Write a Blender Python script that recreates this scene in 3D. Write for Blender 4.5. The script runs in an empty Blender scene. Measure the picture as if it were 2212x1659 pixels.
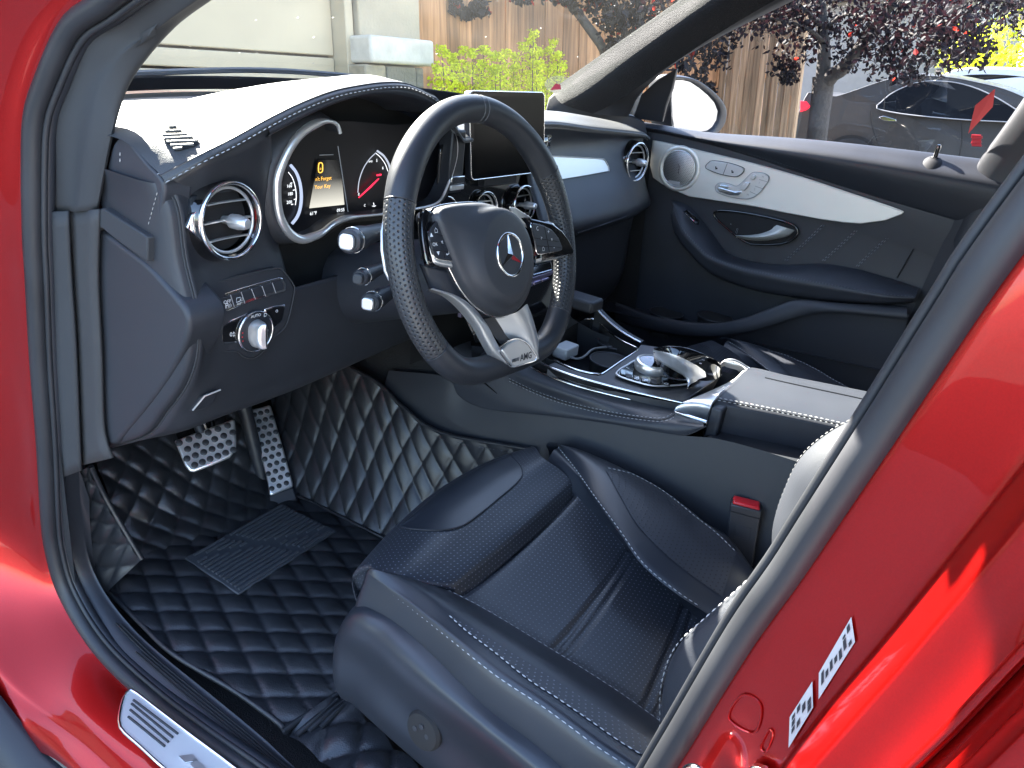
import bpy, bmesh, math, random
import numpy as np
from mathutils import Matrix, Vector
random.seed(7); rng = np.random.default_rng(7)
SC = bpy.context.scene
rad = math.radians

# ------------------------------------------------------------------ camera (measured in the car's own frame: x right, y forward, z up)
TILT = rad(7.5)                                   # the drive climbs to the garage: the car stands nose up
CAM = np.array([-1.18, -.56, 1.295]); YAW, PIT, ROL = rad(57.96), rad(24.16), rad(7.08); FPX = 1663.3
_f = np.array([math.sin(YAW)*math.cos(PIT), math.cos(YAW)*math.cos(PIT), -math.sin(PIT)])
_r = np.array([math.cos(YAW), -math.sin(YAW), 0.]); _u = np.cross(_r, _f)
_r, _u = math.cos(ROL)*_r + math.sin(ROL)*_u, -math.sin(ROL)*_r + math.cos(ROL)*_u
RW = np.array([[1, 0, 0], [0, math.cos(TILT), -math.sin(TILT)], [0, math.sin(TILT), math.cos(TILT)]])
MCAR = Matrix(RW.tolist()).to_4x4()
cd = bpy.data.cameras.new('camera'); cam = bpy.data.objects.new('camera', cd); SC.collection.objects.link(cam)
cd.sensor_fit = 'HORIZONTAL'; cd.sensor_width = 36; cd.lens = 36*FPX/2212; cd.clip_start = .02; cd.clip_end = 2000
_R = np.stack([RW@_r, RW@_u, -(RW@_f)], 1); _c = RW@CAM
M = Matrix(_R.tolist()).to_4x4(); M.translation = Vector(_c.tolist()); cam.matrix_world = M
SC.camera = cam
# ------------------------------------------------------------------ sky, sun, exposure
SUN_AZ, SUN_EL = rad(19), rad(42)                 # from straight ahead towards the right, height
w = bpy.data.worlds.new('World'); SC.world = w; w.use_nodes = True
nt = w.node_tree; bg = nt.nodes['Background']; sky = nt.nodes.new('ShaderNodeTexSky')
sky.sky_type = 'NISHITA'; sky.sun_disc = False; sky.sun_elevation = SUN_EL; sky.sun_rotation = SUN_AZ
nt.links.new(sky.outputs[0], bg.inputs[0]); bg.inputs[1].default_value = .09
sl = bpy.data.lights.new('sun', 'SUN'); so = bpy.data.objects.new('sun', sl); SC.collection.objects.link(so)
sl.energy = 5.0; sl.angle = rad(.5); sl.color = (1, .95, .86)
sd = Vector((math.sin(SUN_AZ)*math.cos(SUN_EL), math.cos(SUN_AZ)*math.cos(SUN_EL), math.sin(SUN_EL)))
so.rotation_euler = sd.to_track_quat('Z', 'Y').to_euler(); so.location = (-3, 6, 9)
SC.view_settings.view_transform = 'Standard'; SC.view_settings.look = 'None'; SC.view_settings.gamma = 1
SC.view_settings.exposure = 3.8; SC.view_settings.use_curve_mapping = False
SC.render.engine = 'CYCLES'; SC.cycles.use_denoising = True
try: SC.cycles.denoiser = 'OPENIMAGEDENOISE'
except Exception: pass
SC.cycles.max_bounces = 10; SC.cycles.transparent_max_bounces = 16
SC.cycles.caustics_reflective = False; SC.cycles.caustics_refractive = False
SC.cycles.sample_clamp_indirect = 6

# ------------------------------------------------------------------ helpers: rays, curves, meshes
def V3(p): return np.array(p, float)
def unit(v): v = V3(v); return v/np.linalg.norm(v)
def ray(px, py): return _f + _r*(px-1106)/FPX - _u*(py-829.5)/FPX
def at(px, py, **k):                              # the point of the car frame where this sight line meets x, y or z = value
    d = ray(px, py); (a, v), = k.items(); i = 'xyz'.index(a)
    return CAM + d*(v-CAM[i])/d[i]
def atp(px, py, o, n):                            # ... where it meets the plane (o, n)
    d = ray(px, py); n = V3(n); return CAM + d*(np.dot(V3(o)-CAM, n)/np.dot(d, n))
def ats(L, **k): return [at(a, b, **k) for a, b in L]
def atw(px, py, **k):                             # the same for the level world outside
    d = RW@ray(px, py); (a, v), = k.items(); i = 'xyz'.index(a)
    return _c + d*(v-_c[i])/d[i]
def to_world(p): return RW@V3(p)
def cr(pts, n, closed=False):                     # Catmull-Rom through pts, n points evenly spaced along its length
    P = np.array(pts, float)
    if len(P) == 2 and not closed: return P[0] + (P[1]-P[0])*np.linspace(0, 1, n)[:, None]
    Q = np.vstack([P[-1:], P, P[:2]]) if closed else np.vstack([2*P[0]-P[1], P, 2*P[-1]-P[-2]])
    out = []; m = len(P) if closed else len(P)-1
    for i in range(m):
        a, b, c, d = Q[i:i+4]; t = np.linspace(0, 1, 16, endpoint=False)[:, None]
        out.append(.5*(2*b + (c-a)*t + (2*a-5*b+4*c-d)*t*t + (3*b-a-3*c+d)*t**3))
    S = np.vstack(out + ([out[0][:1]] if closed else [P[-1:]]))
    L = np.r_[0, np.cumsum(np.linalg.norm(np.diff(S, axis=0), axis=1))]
    t = np.linspace(0, L[-1], n, endpoint=not closed)
    return np.stack([np.interp(t, L, S[:, k]) for k in range(3)], 1)
def crv(rows, sub):                               # Catmull-Rom across rows (nv, nu, 3)
    P = np.array(rows, float)
    if len(P) == 2: return P[0] + (P[1]-P[0])*np.linspace(0, 1, sub+1)[:, None, None]
    Q = np.concatenate([2*P[:1]-P[1:2], P, 2*P[-1:]-P[-2:-1]]); out = []
    for i in range(len(P)-1):
        a, b, c, d = Q[i:i+4]; t = np.linspace(0, 1, sub, endpoint=False)[:, None, None]
        out.append(.5*(2*b + (c-a)*t + (2*a-5*b+4*c-d)*t*t + (3*b-a-3*c+d)*t**3))
    return np.concatenate(out + [P[-1:]])
COL = SC.collection
def empty(name, parent=None):
    o = bpy.data.objects.new(name, None); COL.objects.link(o); o.parent = parent; o.empty_display_size = .05; return o
def obj(name, me, mat=None, parent=None, smooth=True, ang=40):
    if mat is not None: me.materials.append(mat)
    if smooth:
        me.polygons.foreach_set('use_smooth', [True]*len(me.polygons)); me.set_sharp_from_angle(angle=rad(ang))
    o = bpy.data.objects.new(name, me); COL.objects.link(o); o.parent = parent; return o
def raw(name, V, F, mat=None, parent=None, smooth=True, ang=40, uv=None):
    me = bpy.data.meshes.new(name); me.from_pydata([tuple(map(float, v)) for v in V], [], F)
    if uv is not None:
        l = me.uv_layers.new(name='UVMap'); uv = np.asarray(uv, float); idx = np.zeros(len(me.loops), np.int32)
        me.loops.foreach_get('vertex_index', idx); l.data.foreach_set('uv', uv[idx].ravel())
    me.update(); return obj(name, me, mat, parent, smooth, ang)
def solid(o, t, off=-1):
    m = o.modifiers.new('thick', 'SOLIDIFY'); m.thickness = t; m.offset = off; m.use_quality_normals = True; return o
def bevel(o, wd, seg=2, ang=35):
    m = o.modifiers.new('bevel', 'BEVEL'); m.width = wd; m.segments = seg; m.limit_method = 'ANGLE'; m.angle_limit = rad(ang); m.harden_normals = False; return o
def gridm(name, G, mat, parent=None, cu=False, cv=False, thick=0, ang=50, flip=False):
    G = np.asarray(G, float); nv, nu = G.shape[:2]; F = []
    for j in range(nv if cv else nv-1):
        for i in range(nu if cu else nu-1):
            a, b, c, d = j*nu+i, j*nu+(i+1) % nu, ((j+1) % nv)*nu+(i+1) % nu, ((j+1) % nv)*nu+i
            F.append((a, d, c, b) if flip else (a, b, c, d))
    du = np.concatenate([np.zeros((nv, 1)), np.cumsum(np.linalg.norm(np.diff(G, axis=1), axis=2), 1)], 1)
    dv = np.concatenate([np.zeros((1, nu)), np.cumsum(np.linalg.norm(np.diff(G, axis=0), axis=2), 0)], 0)
    uv = np.stack([np.broadcast_to(du.mean(0), (nv, nu)) if cu else du, dv], 2).reshape(-1, 2)
    o = raw(name, G.reshape(-1, 3), F, mat, parent, True, ang, uv)
    if thick: solid(o, thick)
    return o
def loft(name, rows, mat, parent=None, nu=32, sub=5, thick=0, ang=50, flip=False, closed=False):
    return gridm(name, crv([cr(r, nu, closed) for r in rows], sub), mat, parent, cu=closed, thick=thick, ang=ang, flip=flip)
def frames(P, closed, up=None):
    n = len(P); T = (np.roll(P, -1, 0)-np.roll(P, 1, 0)) if closed else np.gradient(P, axis=0)
    T /= np.linalg.norm(T, axis=1)[:, None]; N = np.zeros_like(T)
    a = V3(up) if up is not None else (V3((0, 0, 1)) if abs(T[0][2]) < .9 else V3((1, 0, 0)))
    for i in range(n):
        b = a - T[i]*np.dot(a, T[i]); b /= max(np.linalg.norm(b), 1e-9); N[i] = b
        if up is None: a = b
    return T, N, np.cross(T, N)
def tube(name, pts, r, mat, parent=None, seg=10, n=None, closed=False, up=None, prof=None, cap=True, ang=50):
    P = cr(pts, n, closed) if n else np.array(pts, float)
    T, N, B = frames(P, closed, up); m = len(P)
    R = np.broadcast_to(np.asarray(r, float), (m,)) if np.ndim(r) == 0 else np.interp(np.linspace(0, 1, m), np.linspace(0, 1, len(r)), r)
    if prof is None: a = np.linspace(0, 2*np.pi, seg, endpoint=False); prof = np.stack([np.cos(a), np.sin(a)], 1)
    prof = np.asarray(prof, float); G = P[:, None] + R[:, None, None]*(prof[None, :, :1]*N[:, None] + prof[None, :, 1:]*B[:, None])
    k = len(prof); F = []
    for j in range(m if closed else m-1):
        for i in range(k):
            F.append((j*k+i, j*k+(i+1) % k, ((j+1) % m)*k+(i+1) % k, ((j+1) % m)*k+i))
    if cap and not closed: F += [tuple(range(k-1, -1, -1)), tuple((m-1)*k+i for i in range(k))]
    L = np.r_[0, np.cumsum(np.linalg.norm(np.diff(P, axis=0), axis=1))]
    uv = np.stack([np.broadcast_to(L[:, None], (m, k)), np.broadcast_to(np.arange(k)/k*2*np.pi*R[:, None], (m, k))], 2).reshape(-1, 2)
    return raw(name, G.reshape(-1, 3), F, mat, parent, True, ang, uv)
def lathe(name, prof, c, axis, mat, parent=None, seg=40, ang=35, sx=1, up=None):      # prof: (radius, height along axis)
    ax = unit(axis); a = V3(up) if up is not None else (V3((0, 0, 1)) if abs(ax[2]) < .9 else V3((1, 0, 0)))
    e2 = unit(a-ax*np.dot(a, ax)); e1 = np.cross(e2, ax); t = np.linspace(0, 2*np.pi, seg, endpoint=False)
    G = np.array([[V3(c) + r*sx*math.cos(q)*e1 + r*math.sin(q)*e2 + h*ax for q in t] for r, h in prof])
    nv = len(prof); F = [(j*seg+i, j*seg+(i+1) % seg, (j+1)*seg+(i+1) % seg, (j+1)*seg+i) for j in range(nv-1) for i in range(seg)]
    if prof[0][0] > 1e-6 : F.append(tuple(range(seg-1, -1, -1)))
    if prof[-1][0] > 1e-6: F.append(tuple((nv-1)*seg+i for i in range(seg)))
    me = raw(name, G.reshape(-1, 3), F, mat, parent, True, ang); return me
def ring(name, c, axis, R, r, mat, parent=None, seg=48, k=10, sx=1, up=None, flat=1):
    pr = [(R + r*math.cos(a), r*flat*math.sin(a)) for a in np.linspace(0, 2*np.pi, k+1)]
    ax = unit(axis); a = V3(up) if up is not None else (V3((0, 0, 1)) if abs(ax[2]) < .9 else V3((1, 0, 0)))
    e2 = unit(a-ax*np.dot(a, ax)); e1 = np.cross(e2, ax); t = np.linspace(0, 2*np.pi, seg, endpoint=False)
    G = np.array([[V3(c) + q*sx*math.cos(s)*e1 + q*math.sin(s)*e2 + h*ax for s in t] for q, h in pr[:-1]])
    return gridm(name, G, mat, parent, cu=True, cv=True)
def prism(name, pts, depth, mat, parent=None, bw=0, seg=2, smooth_n=0, ang=40):       # outline (planar, 3-D) pushed along depth vector
    P = cr(pts, smooth_n, True) if smooth_n else np.array(pts, float); n = len(P); d = V3(depth)
    nrm = sum(np.cross(P[i]-P[0], P[(i+1) % n]-P[0]) for i in range(n))
    if np.dot(nrm, d) > 0: P = P[::-1]
    Vv = list(P)+list(P+d); F = [tuple(range(n)), tuple(range(2*n-1, n-1, -1))]+[(i, i+n, (i+1) % n+n, (i+1) % n) for i in range(n)]
    o = raw(name, Vv, F, mat, parent, True, ang)
    if bw: bevel(o, bw, seg)
    return o
def box(name, c, s, mat, parent=None, bw=0, seg=2, R=None):                           # centre, full size, optional 3x3 axes
    q = np.array([[x, y, z] for x in (-.5, .5) for y in (-.5, .5) for z in (-.5, .5)])*V3(s)
    if R is not None: q = q@np.array(R)
    o = raw(name, q+V3(c), [(0, 1, 3, 2), (4, 6, 7, 5), (0, 4, 5, 1), (2, 3, 7, 6), (0, 2, 6, 4), (1, 5, 7, 3)], mat, parent, bool(bw), 40)
    if bw: bevel(o, bw, seg)
    return o
def text(name, s, o, ex, ey, size, mat, parent=None, ext=.0002, al='CENTER', bold=0, shear=0):
    c = bpy.data.curves.new(name, 'FONT'); c.body = s; c.size = 1; c.align_x = al; c.align_y = 'CENTER'; c.offset = bold; c.shear = shear; c.resolution_u = 2
    t = bpy.data.objects.new(name, c); COL.objects.link(t); dg = bpy.context.evaluated_depsgraph_get(); dg.update()
    me = bpy.data.meshes.new_from_object(t.evaluated_get(dg)); bpy.data.objects.remove(t)
    n = len(me.vertices); co = np.zeros(n*3); me.vertices.foreach_get('co', co); co = co.reshape(-1, 3)
    ex = unit(ex); ey = V3(ey)-ex*np.dot(V3(ey), ex); ey = unit(ey)
    q = V3(o) + size*(co[:, :1]*ex + co[:, 1:2]*ey); me.vertices.foreach_set('co', q.ravel()); me.update(); me.materials.clear()
    r = obj(name, me, mat, parent, False); r.data.name = name
    return r
def stitch(name, pts, mat, parent=None, L=.0042, gap=.0026, r=.0006, off=(0, 0, 0)):  # a run of small thread stitches along a curve
    P = cr(pts, 400); S = np.r_[0, np.cumsum(np.linalg.norm(np.diff(P, axis=0), axis=1))]; n = int(S[-1]/(L+gap)); Vv = []; F = []; off = V3(off)
    f = lambda s: np.array([np.interp(s, S, P[:, k]) for k in range(3)])
    for i in range(n):
        a = f(i*(L+gap))+off; b = f(i*(L+gap)+L)+off; t = unit(b-a); s = np.cross(t, (0, 0, 1)); s = unit(s) if np.linalg.norm(s) > 1e-3 else V3((1, 0, 0)); q = np.cross(s, t); k = len(Vv)
        for c, m in ((a, .4), ((a+b)/2, 1), (b, .4)):
            for u in range(4): g = u*math.pi/2; Vv.append(c + r*m*(math.cos(g)*s*1.2+math.sin(g)*q))
        for j in (0, 4):
            for u in range(4): F.append((k+j+u, k+j+(u+1) % 4, k+j+4+(u+1) % 4, k+j+4+u))
    o = raw(name, Vv, F, mat, parent, True, 80); o['kind'] = 'stuff'; return o
def top(o, label, cat, group=None, kind=None):
    if label: o['label'] = label
    if cat: o['category'] = cat
    if group: o['group'] = group
    if kind: o['kind'] = kind
    return o
def lab(o, s): o['label'] = s; return o

# ------------------------------------------------------------------ materials
def mat(name, col, rough=.5, metal=0, spec=.5, coat=0, coatr=.03, bump=0, bscale=400, bdist=.001, bdetail=3, var=0, vscale=6, emit=None, es=1, noise='NOISE', sheen=0):
    m = bpy.data.materials.new(name); m.use_nodes = True; t = m.node_tree; b = t.nodes['Principled BSDF']
    b.inputs['Base Color'].default_value = (*col, 1); b.inputs['Roughness'].default_value = rough; b.inputs['Metallic'].default_value = metal
    b.inputs['Specular IOR Level'].default_value = spec; b.inputs['Coat Weight'].default_value = coat; b.inputs['Coat Roughness'].default_value = coatr
    if sheen: b.inputs['Sheen Weight'].default_value = sheen
    if emit: b.inputs['Emission Color'].default_value = (*emit, 1); b.inputs['Emission Strength'].default_value = es
    tc = t.nodes.new('ShaderNodeTexCoord')
    if bump:
        n = t.nodes.new('ShaderNodeTexVoronoi' if noise == 'VORONOI' else 'ShaderNodeTexNoise'); n.inputs['Scale'].default_value = bscale
        if noise != 'VORONOI': n.inputs['Detail'].default_value = bdetail
        t.links.new(tc.outputs['Object'], n.inputs['Vector'])
        bp = t.nodes.new('ShaderNodeBump'); bp.inputs['Strength'].default_value = bump; bp.inputs['Distance'].default_value = bdist
        t.links.new(n.outputs[0], bp.inputs['Height']); t.links.new(bp.outputs[0], b.inputs['Normal'])
    if var:
        n2 = t.nodes.new('ShaderNodeTexNoise'); n2.inputs['Scale'].default_value = vscale; n2.inputs['Detail'].default_value = 5; t.links.new(tc.outputs['Object'], n2.inputs['Vector'])
        mr = t.nodes.new('ShaderNodeMapRange'); mr.inputs[1].default_value = .3; mr.inputs[2].default_value = .7; mr.inputs[3].default_value = 1-var; mr.inputs[4].default_value = 1+var
        mx = t.nodes.new('ShaderNodeMix'); mx.data_type = 'RGBA'; mx.blend_type = 'MULTIPLY'; mx.inputs[0].default_value = 1; mx.inputs[6].default_value = (*col, 1)
        t.links.new(n2.outputs[0], mr.inputs[0]); t.links.new(mr.outputs[0], mx.inputs[7]); t.links.new(mx.outputs[2], b.inputs['Base Color'])
        m2 = t.nodes.new('ShaderNodeMapRange'); m2.inputs[1].default_value = .3; m2.inputs[2].default_value = .7; m2.inputs[3].default_value = rough*(1-var*.6); m2.inputs[4].default_value = min(1, rough*(1+var*.6))
        t.links.new(n2.outputs[0], m2.inputs[0]); t.links.new(m2.outputs[0], b.inputs['Roughness'])
    return m
def perf(name, col, dot, pu, pv, rad_, rough=.42, dist=.0006, stagger=True, bump=.6):   # leather with rows of punched holes, laid out in metres of UV
    m = mat(name, col, rough); t = m.node_tree; b = t.nodes['Principled BSDF']; L = t.links.new
    uv = t.nodes.new('ShaderNodeUVMap'); s = t.nodes.new('ShaderNodeSeparateXYZ'); L(uv.outputs[0], s.inputs[0])
    def mth(op, a, b_=None, c=None):
        n = t.nodes.new('ShaderNodeMath'); n.operation = op
        for i, q in enumerate((a, b_, c)):
            if q is None: continue
            if isinstance(q, (int, float)): n.inputs[i].default_value = q
            else: L(q, n.inputs[i])
        return n.outputs[0]
    v = mth('DIVIDE', s.outputs[1], pv); row = mth('FLOOR', v); odd = mth('MODULO', row, 2)
    u = mth('DIVIDE', s.outputs[0], pu); u2 = mth('ADD', u, mth('MULTIPLY', odd, .5 if stagger else 0))
    fu = mth('MULTIPLY', mth('SUBTRACT', mth('FRACT', u2), .5), pu); fv = mth('MULTIPLY', mth('SUBTRACT', mth('FRACT', v), .5), pv)
    d = mth('SQRT', mth('ADD', mth('MULTIPLY', fu, fu), mth('MULTIPLY', fv, fv)))
    h = mth('SMOOTH_MIN', mth('DIVIDE', d, rad_), 1., .3); hole = mth('LESS_THAN', d, rad_*.75)
    mx = t.nodes.new('ShaderNodeMix'); mx.data_type = 'RGBA'; mx.inputs[6].default_value = (*col, 1); mx.inputs[7].default_value = (*dot, 1)
    L(hole, mx.inputs[0]); L(mx.outputs[2], b.inputs['Base Color'])
    bp = t.nodes.new('ShaderNodeBump'); bp.inputs['Strength'].default_value = bump; bp.inputs['Distance'].default_value = dist; L(h, bp.inputs['Height']); L(bp.outputs[0], b.inputs['Normal'])
    return m
def glass(name, tint=(.9, .95, .93), refl=.9, dirt=0):
    m = bpy.data.materials.new(name); m.use_nodes = True; t = m.node_tree; t.nodes.clear(); L = t.links.new
    o = t.nodes.new('ShaderNodeOutputMaterial'); tr = t.nodes.new('ShaderNodeBsdfTransparent'); tr.inputs[0].default_value = (*tint, 1)
    gl = t.nodes.new('ShaderNodeBsdfGlossy'); gl.inputs['Roughness'].default_value = .0; gl.inputs[0].default_value = (1, 1, 1, 1)
    fr = t.nodes.new('ShaderNodeFresnel'); fr.inputs[0].default_value = 1.5; mu = t.nodes.new('ShaderNodeMath'); mu.operation = 'MULTIPLY'; mu.inputs[1].default_value = refl
    mx = t.nodes.new('ShaderNodeMixShader'); L(fr.outputs[0], mu.inputs[0]); L(mu.outputs[0], mx.inputs[0]); L(tr.outputs[0], mx.inputs[1]); L(gl.outputs[0], mx.inputs[2])
    out = mx.outputs[0]
    if dirt:
        tc = t.nodes.new('ShaderNodeTexCoord'); n1 = t.nodes.new('ShaderNodeTexNoise'); n1.inputs['Scale'].default_value = 95; n1.inputs['Detail'].default_value = 1.5
        n2 = t.nodes.new('ShaderNodeTexNoise'); n2.inputs['Scale'].default_value = 5; n2.inputs['Detail'].default_value = 4; L(tc.outputs['Object'], n1.inputs[0]); L(tc.outputs['Object'], n2.inputs[0])
        r1 = t.nodes.new('ShaderNodeMapRange'); r1.inputs[1].default_value = .775; r1.inputs[2].default_value = .80; r1.inputs[4].default_value = .35; L(n1.outputs[0], r1.inputs[0])
        r2 = t.nodes.new('ShaderNodeMapRange'); r2.inputs[1].default_value = .35; r2.inputs[2].default_value = .75; r2.inputs[3].default_value = dirt*.5; r2.inputs[4].default_value = dirt*1.6; L(n2.outputs[0], r2.inputs[0])
        ad = t.nodes.new('ShaderNodeMath'); ad.operation = 'MAXIMUM'; L(r1.outputs[0], ad.inputs[0]); L(r2.outputs[0], ad.inputs[1])
        df = t.nodes.new('ShaderNodeBsdfTranslucent'); df.inputs[0].default_value = (.8, .8, .75, 1); m2 = t.nodes.new('ShaderNodeMixShader')
        L(ad.outputs[0], m2.inputs[0]); L(out, m2.inputs[1]); L(df.outputs[0], m2.inputs[2]); out = m2.outputs[0]
    L(out, o.inputs[0]); return m
BLK = (.026, .0285, .036)
leather = mat('black_leather', BLK, .47, bump=.25, bscale=900, bdist=.0006, noise='VORONOI', var=.12, vscale=9)
leather_s = mat('smooth_black_leather', (.020, .0225, .029), .35, bump=.1, bscale=900, bdist=.0004, noise='VORONOI', var=.12, vscale=8)
softp = mat('soft_black_plastic', (.022, .024, .0295), .52, bump=.3, bscale=1400, bdist=.0004, var=.1, vscale=4)
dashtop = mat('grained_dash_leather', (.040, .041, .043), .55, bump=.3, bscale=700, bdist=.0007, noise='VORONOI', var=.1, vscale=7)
hardp = mat('hard_black_plastic', (.020, .022, .028), .46, bump=.15, bscale=1500, bdist=.0003, var=.12)
rubber = mat('black_rubber', (.018, .019, .0225), .5, bump=.1, bscale=600, bdist=.0003, var=.2, vscale=12)
trimgrey = mat('grey_pillar_trim', (.027, .0285, .032), .7, bump=.4, bscale=1800, bdist=.0005, var=.08)
cloth = mat('woven_pillar_cloth', (.011, .0113, .012), .95, bump=1, bscale=420, bdist=.004, var=.1)
piano = mat('gloss_black', (.006, .006, .007), .08, coat=1, coatr=.02)
glossblk = mat('black_display_glass', (.005, .005, .006), .15, spec=.04)
rimleather = mat('wheel_rim_leather', (.021, .023, .028), .44, bump=.12, bscale=900, bdist=.0004, noise='VORONOI', var=.12, vscale=14)
chrome = mat('chrome', (.82, .83, .84), .08, 1)
satin = mat('satin_silver', (.74, .74, .74), .32, .78, bump=.04, bscale=1500, bdist=.0002)
alu = mat('matt_aluminium_trim', (.75, .735, .68), .5, .8, bump=.1, bscale=1600, bdist=.0002, var=.06, vscale=3)
pedal = mat('brushed_steel_pedal', (.74, .74, .74), .38, .9, bump=.2, bscale=500, bdist=.0002, var=.15, vscale=20)
consoleg = mat('satin_graphite', (.09, .09, .095), .34, .6, bump=.05, bscale=1200, bdist=.0002, var=.08)
thread = mat('pale_grey_thread', (.42, .42, .42), .7)
shieldp = mat('seat_shield_plastic', (.021, .0235, .030), .34, bump=.25, bscale=1400, bdist=.0003, var=.08)
dthread = mat('dark_grey_thread', (.12, .12, .125), .7)
white = mat('white_print', (.8, .8, .8), .5)
pgrey = mat('grey_print', (.35, .35, .36), .5)
shade = mat('dark_cavity', (.008, .008, .009), .8)
carpet = mat('black_carpet', (.012, .012, .013), .95, bump=.8, bscale=500, bdist=.003)
redp = mat('red_metallic_paint', (.36, .0040, .0030), .30, .75, coat=.6, coatr=.012, bump=.03, bscale=2500, bdist=.0002, var=.08, vscale=900)
redbtn = mat('red_plastic', (.5, .012, .02), .35)
dmat = mat('quilted_mat_leather', (.017, .018, .021), .34, bump=.3, bscale=500, bdist=.0008, noise='VORONOI', var=.2, vscale=20)
seatperf = perf('perforated_seat_leather', (.021, .0235, .030), (.14, .145, .17), .0075, .006, .0012, .40)  # pale dots put the glint of the hole edges into the colour
boltperf = perf('perforated_bolster_leather', (.026, .0285, .036), (.008, .008, .009), .008, .0065, .0015)
gripperf = perf('perforated_grip_leather', (.034, .035, .038), (.01, .01, .011), .0062, .0054, .0017, .4, .0012, True, .9)
paleleather = leather

car = empty('red_suv'); car.matrix_world = MCAR
top(car, 'red metallic car with its driver door open, seen from beside the driver seat', 'car')
def part(name, label=None):
    e = empty(name, car)
    if label: lab(e, label)
    return e
from mathutils.bvhtree import BVHTree
def bvh(o):
    me = o.data; return BVHTree.FromPolygons([v.co.copy() for v in me.vertices], [tuple(p.vertices) for p in me.polygons])
def hit(b, px, py, off=.001):                       # where a sight line meets a built surface, lifted off it a little
    d = Vector(unit(ray(px, py))); loc, n, i, ds = b.ray_cast(Vector(CAM), d)
    if loc is None: return None
    if n.dot(d) > 0: n = -n
    return np.array(loc)+np.array(n)*off
def hits(b, L, off=.001): return [p for p in (hit(b, a, c, off) for a, c in L) if p is not None]
def drop(b, p, d, off=.001):                        # slide a point along d onto a built surface
    d = Vector(unit(d)); loc, n, i, ds = b.ray_cast(Vector(V3(p)-np.array(d)*.2), d)
    if loc is None: return V3(p)
    if n.dot(d) > 0: n = -n
    return np.array(loc)+np.array(n)*off
# ================================================================== BODY SHELL, DOOR OPENING, GLASS
SEAL = [at(a, b, x=c) for a, b, c in [(233, 0, -.715), (153, 61, -.725), (98, 180, -.735), (76, 252, -.74), (71, 342, -.742), (72, 504, -.745), (77, 597, -.745), (86, 783, -.745),
        (99, 963, -.745), (107, 1121, -.745), (116, 1190, -.745), (138, 1268, -.745), (185, 1355, -.745), (244, 1430, -.745), (342, 1519, -.745), (450, 1602, -.745), (560, 1680, -.745)]]
SEAL += [V3(p) for p in [(-.745, -.14, .425), (-.745, -.30, .435), (-.743, -.39, .49), (-.740, -.425, .60)]]
BSEAL = [at(a, b, x=-.735) for a, b in [(1430, 1659), (1476, 1584), (1607, 1368), (1700, 1238), (1772, 1128), (1919, 905), (2090, 642), (2185, 505)]]
SEAL += BSEAL + [V3(p) for p in [(-.722, -.60, 1.40), (-.69, -.60, 1.475), (-.66, -.45, 1.515), (-.65, -.28, 1.50), (-.66, -.10, 1.455), (-.685, .08, 1.375)]]
SP = cr(SEAL, 260, True)
ST = np.roll(SP, -1, 0)-np.roll(SP, 1, 0); SO = np.stack([np.zeros(260), ST[:, 2], -ST[:, 1]], 1); SO /= np.linalg.norm(SO, axis=1)[:, None]
_cen = V3((0, -.02, .93)); _s = np.sign(np.einsum('ij,ij->i', SO, (SP-_cen)*[0, 1, 1])); SO *= np.median(_s)
for _ in range(3): SO = (SO+np.roll(SO, 1, 0)+np.roll(SO, -1, 0)); SO /= np.linalg.norm(SO, axis=1)[:, None]
XH = V3((1, 0, 0))
body = part('body_shell', 'red metallic door jamb, sill and pillars of the car')
seal = part('door_seal', 'black rubber weatherstrip around the driver door opening')
tube('sealing_bulb', SP, .0118, rubber, seal, seg=14, closed=True, up=(-1, 0, 0))
tube('sealing_lip', SP-SO*.0135+XH*.006, .0036, rubber, seal, seg=8, closed=True, up=(-1, 0, 0))
tube('seal_flange', SP-SO*.008+XH*.012, .009, hardp, seal, seg=8, closed=True, up=(-1, 0, 0))
FR = [(-.004, .006), (-.010, .013), (-.022, .040), (-.055, .075), (-.11, .095), (-.155, .105), (-.17, .125), (-.178, .20), (-.18, .45)]
SI = [(-.004, .004), (-.012, .006), (-.042, .009), (-.070, .015), (-.080, .021), (-.085, .026), (-.090, .030), (-.111, .037), (-.115, .047)]
RO = [(-.004, .006), (-.008, .012), (-.010, .022), (-.008, .034), (0, .045), (.01, .052), (.02, .058), (.06, .070), (.12, .078)]
BP = [(-.004, .006), (-.009, .013), (-.014, .038), (-.019, .0610), (-.026, .0640), (-.054, .070), (-.060, .077), (-.070, .097), (-.100, .118)]
def sect(i):
    o = SO[i]; wd = max(0, -o[2])**.8*1.6 if o[1] > -.1 else max(0, -o[2])**2.2; wu = max(0, o[2])**1.2; wf = max(0, o[1]); wb = max(0, -o[1]); W = np.array([wf, wd, wu, wb]); W /= W.sum()
    return W[0]*np.array(FR)+W[1]*np.array(SI)+W[2]*np.array(RO)+W[3]*np.array(BP)
rows = np.array(np.swapaxes([[SP[i]+d[0]*XH+d[1]*SO[i] for d in sect(i)] for i in range(260)], 0, 1))
for _ in range(6): rows = (rows*2+np.roll(rows, 1, 1)+np.roll(rows, -1, 1))/4
R2 = crv(rows, 3)
jamb_ = gridm('door_jamb', R2, redp, body, cu=True, ang=75); bjamb = bvh(jamb_); lab(jamb_, 'glossy red painted jamb around the open door')
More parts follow.
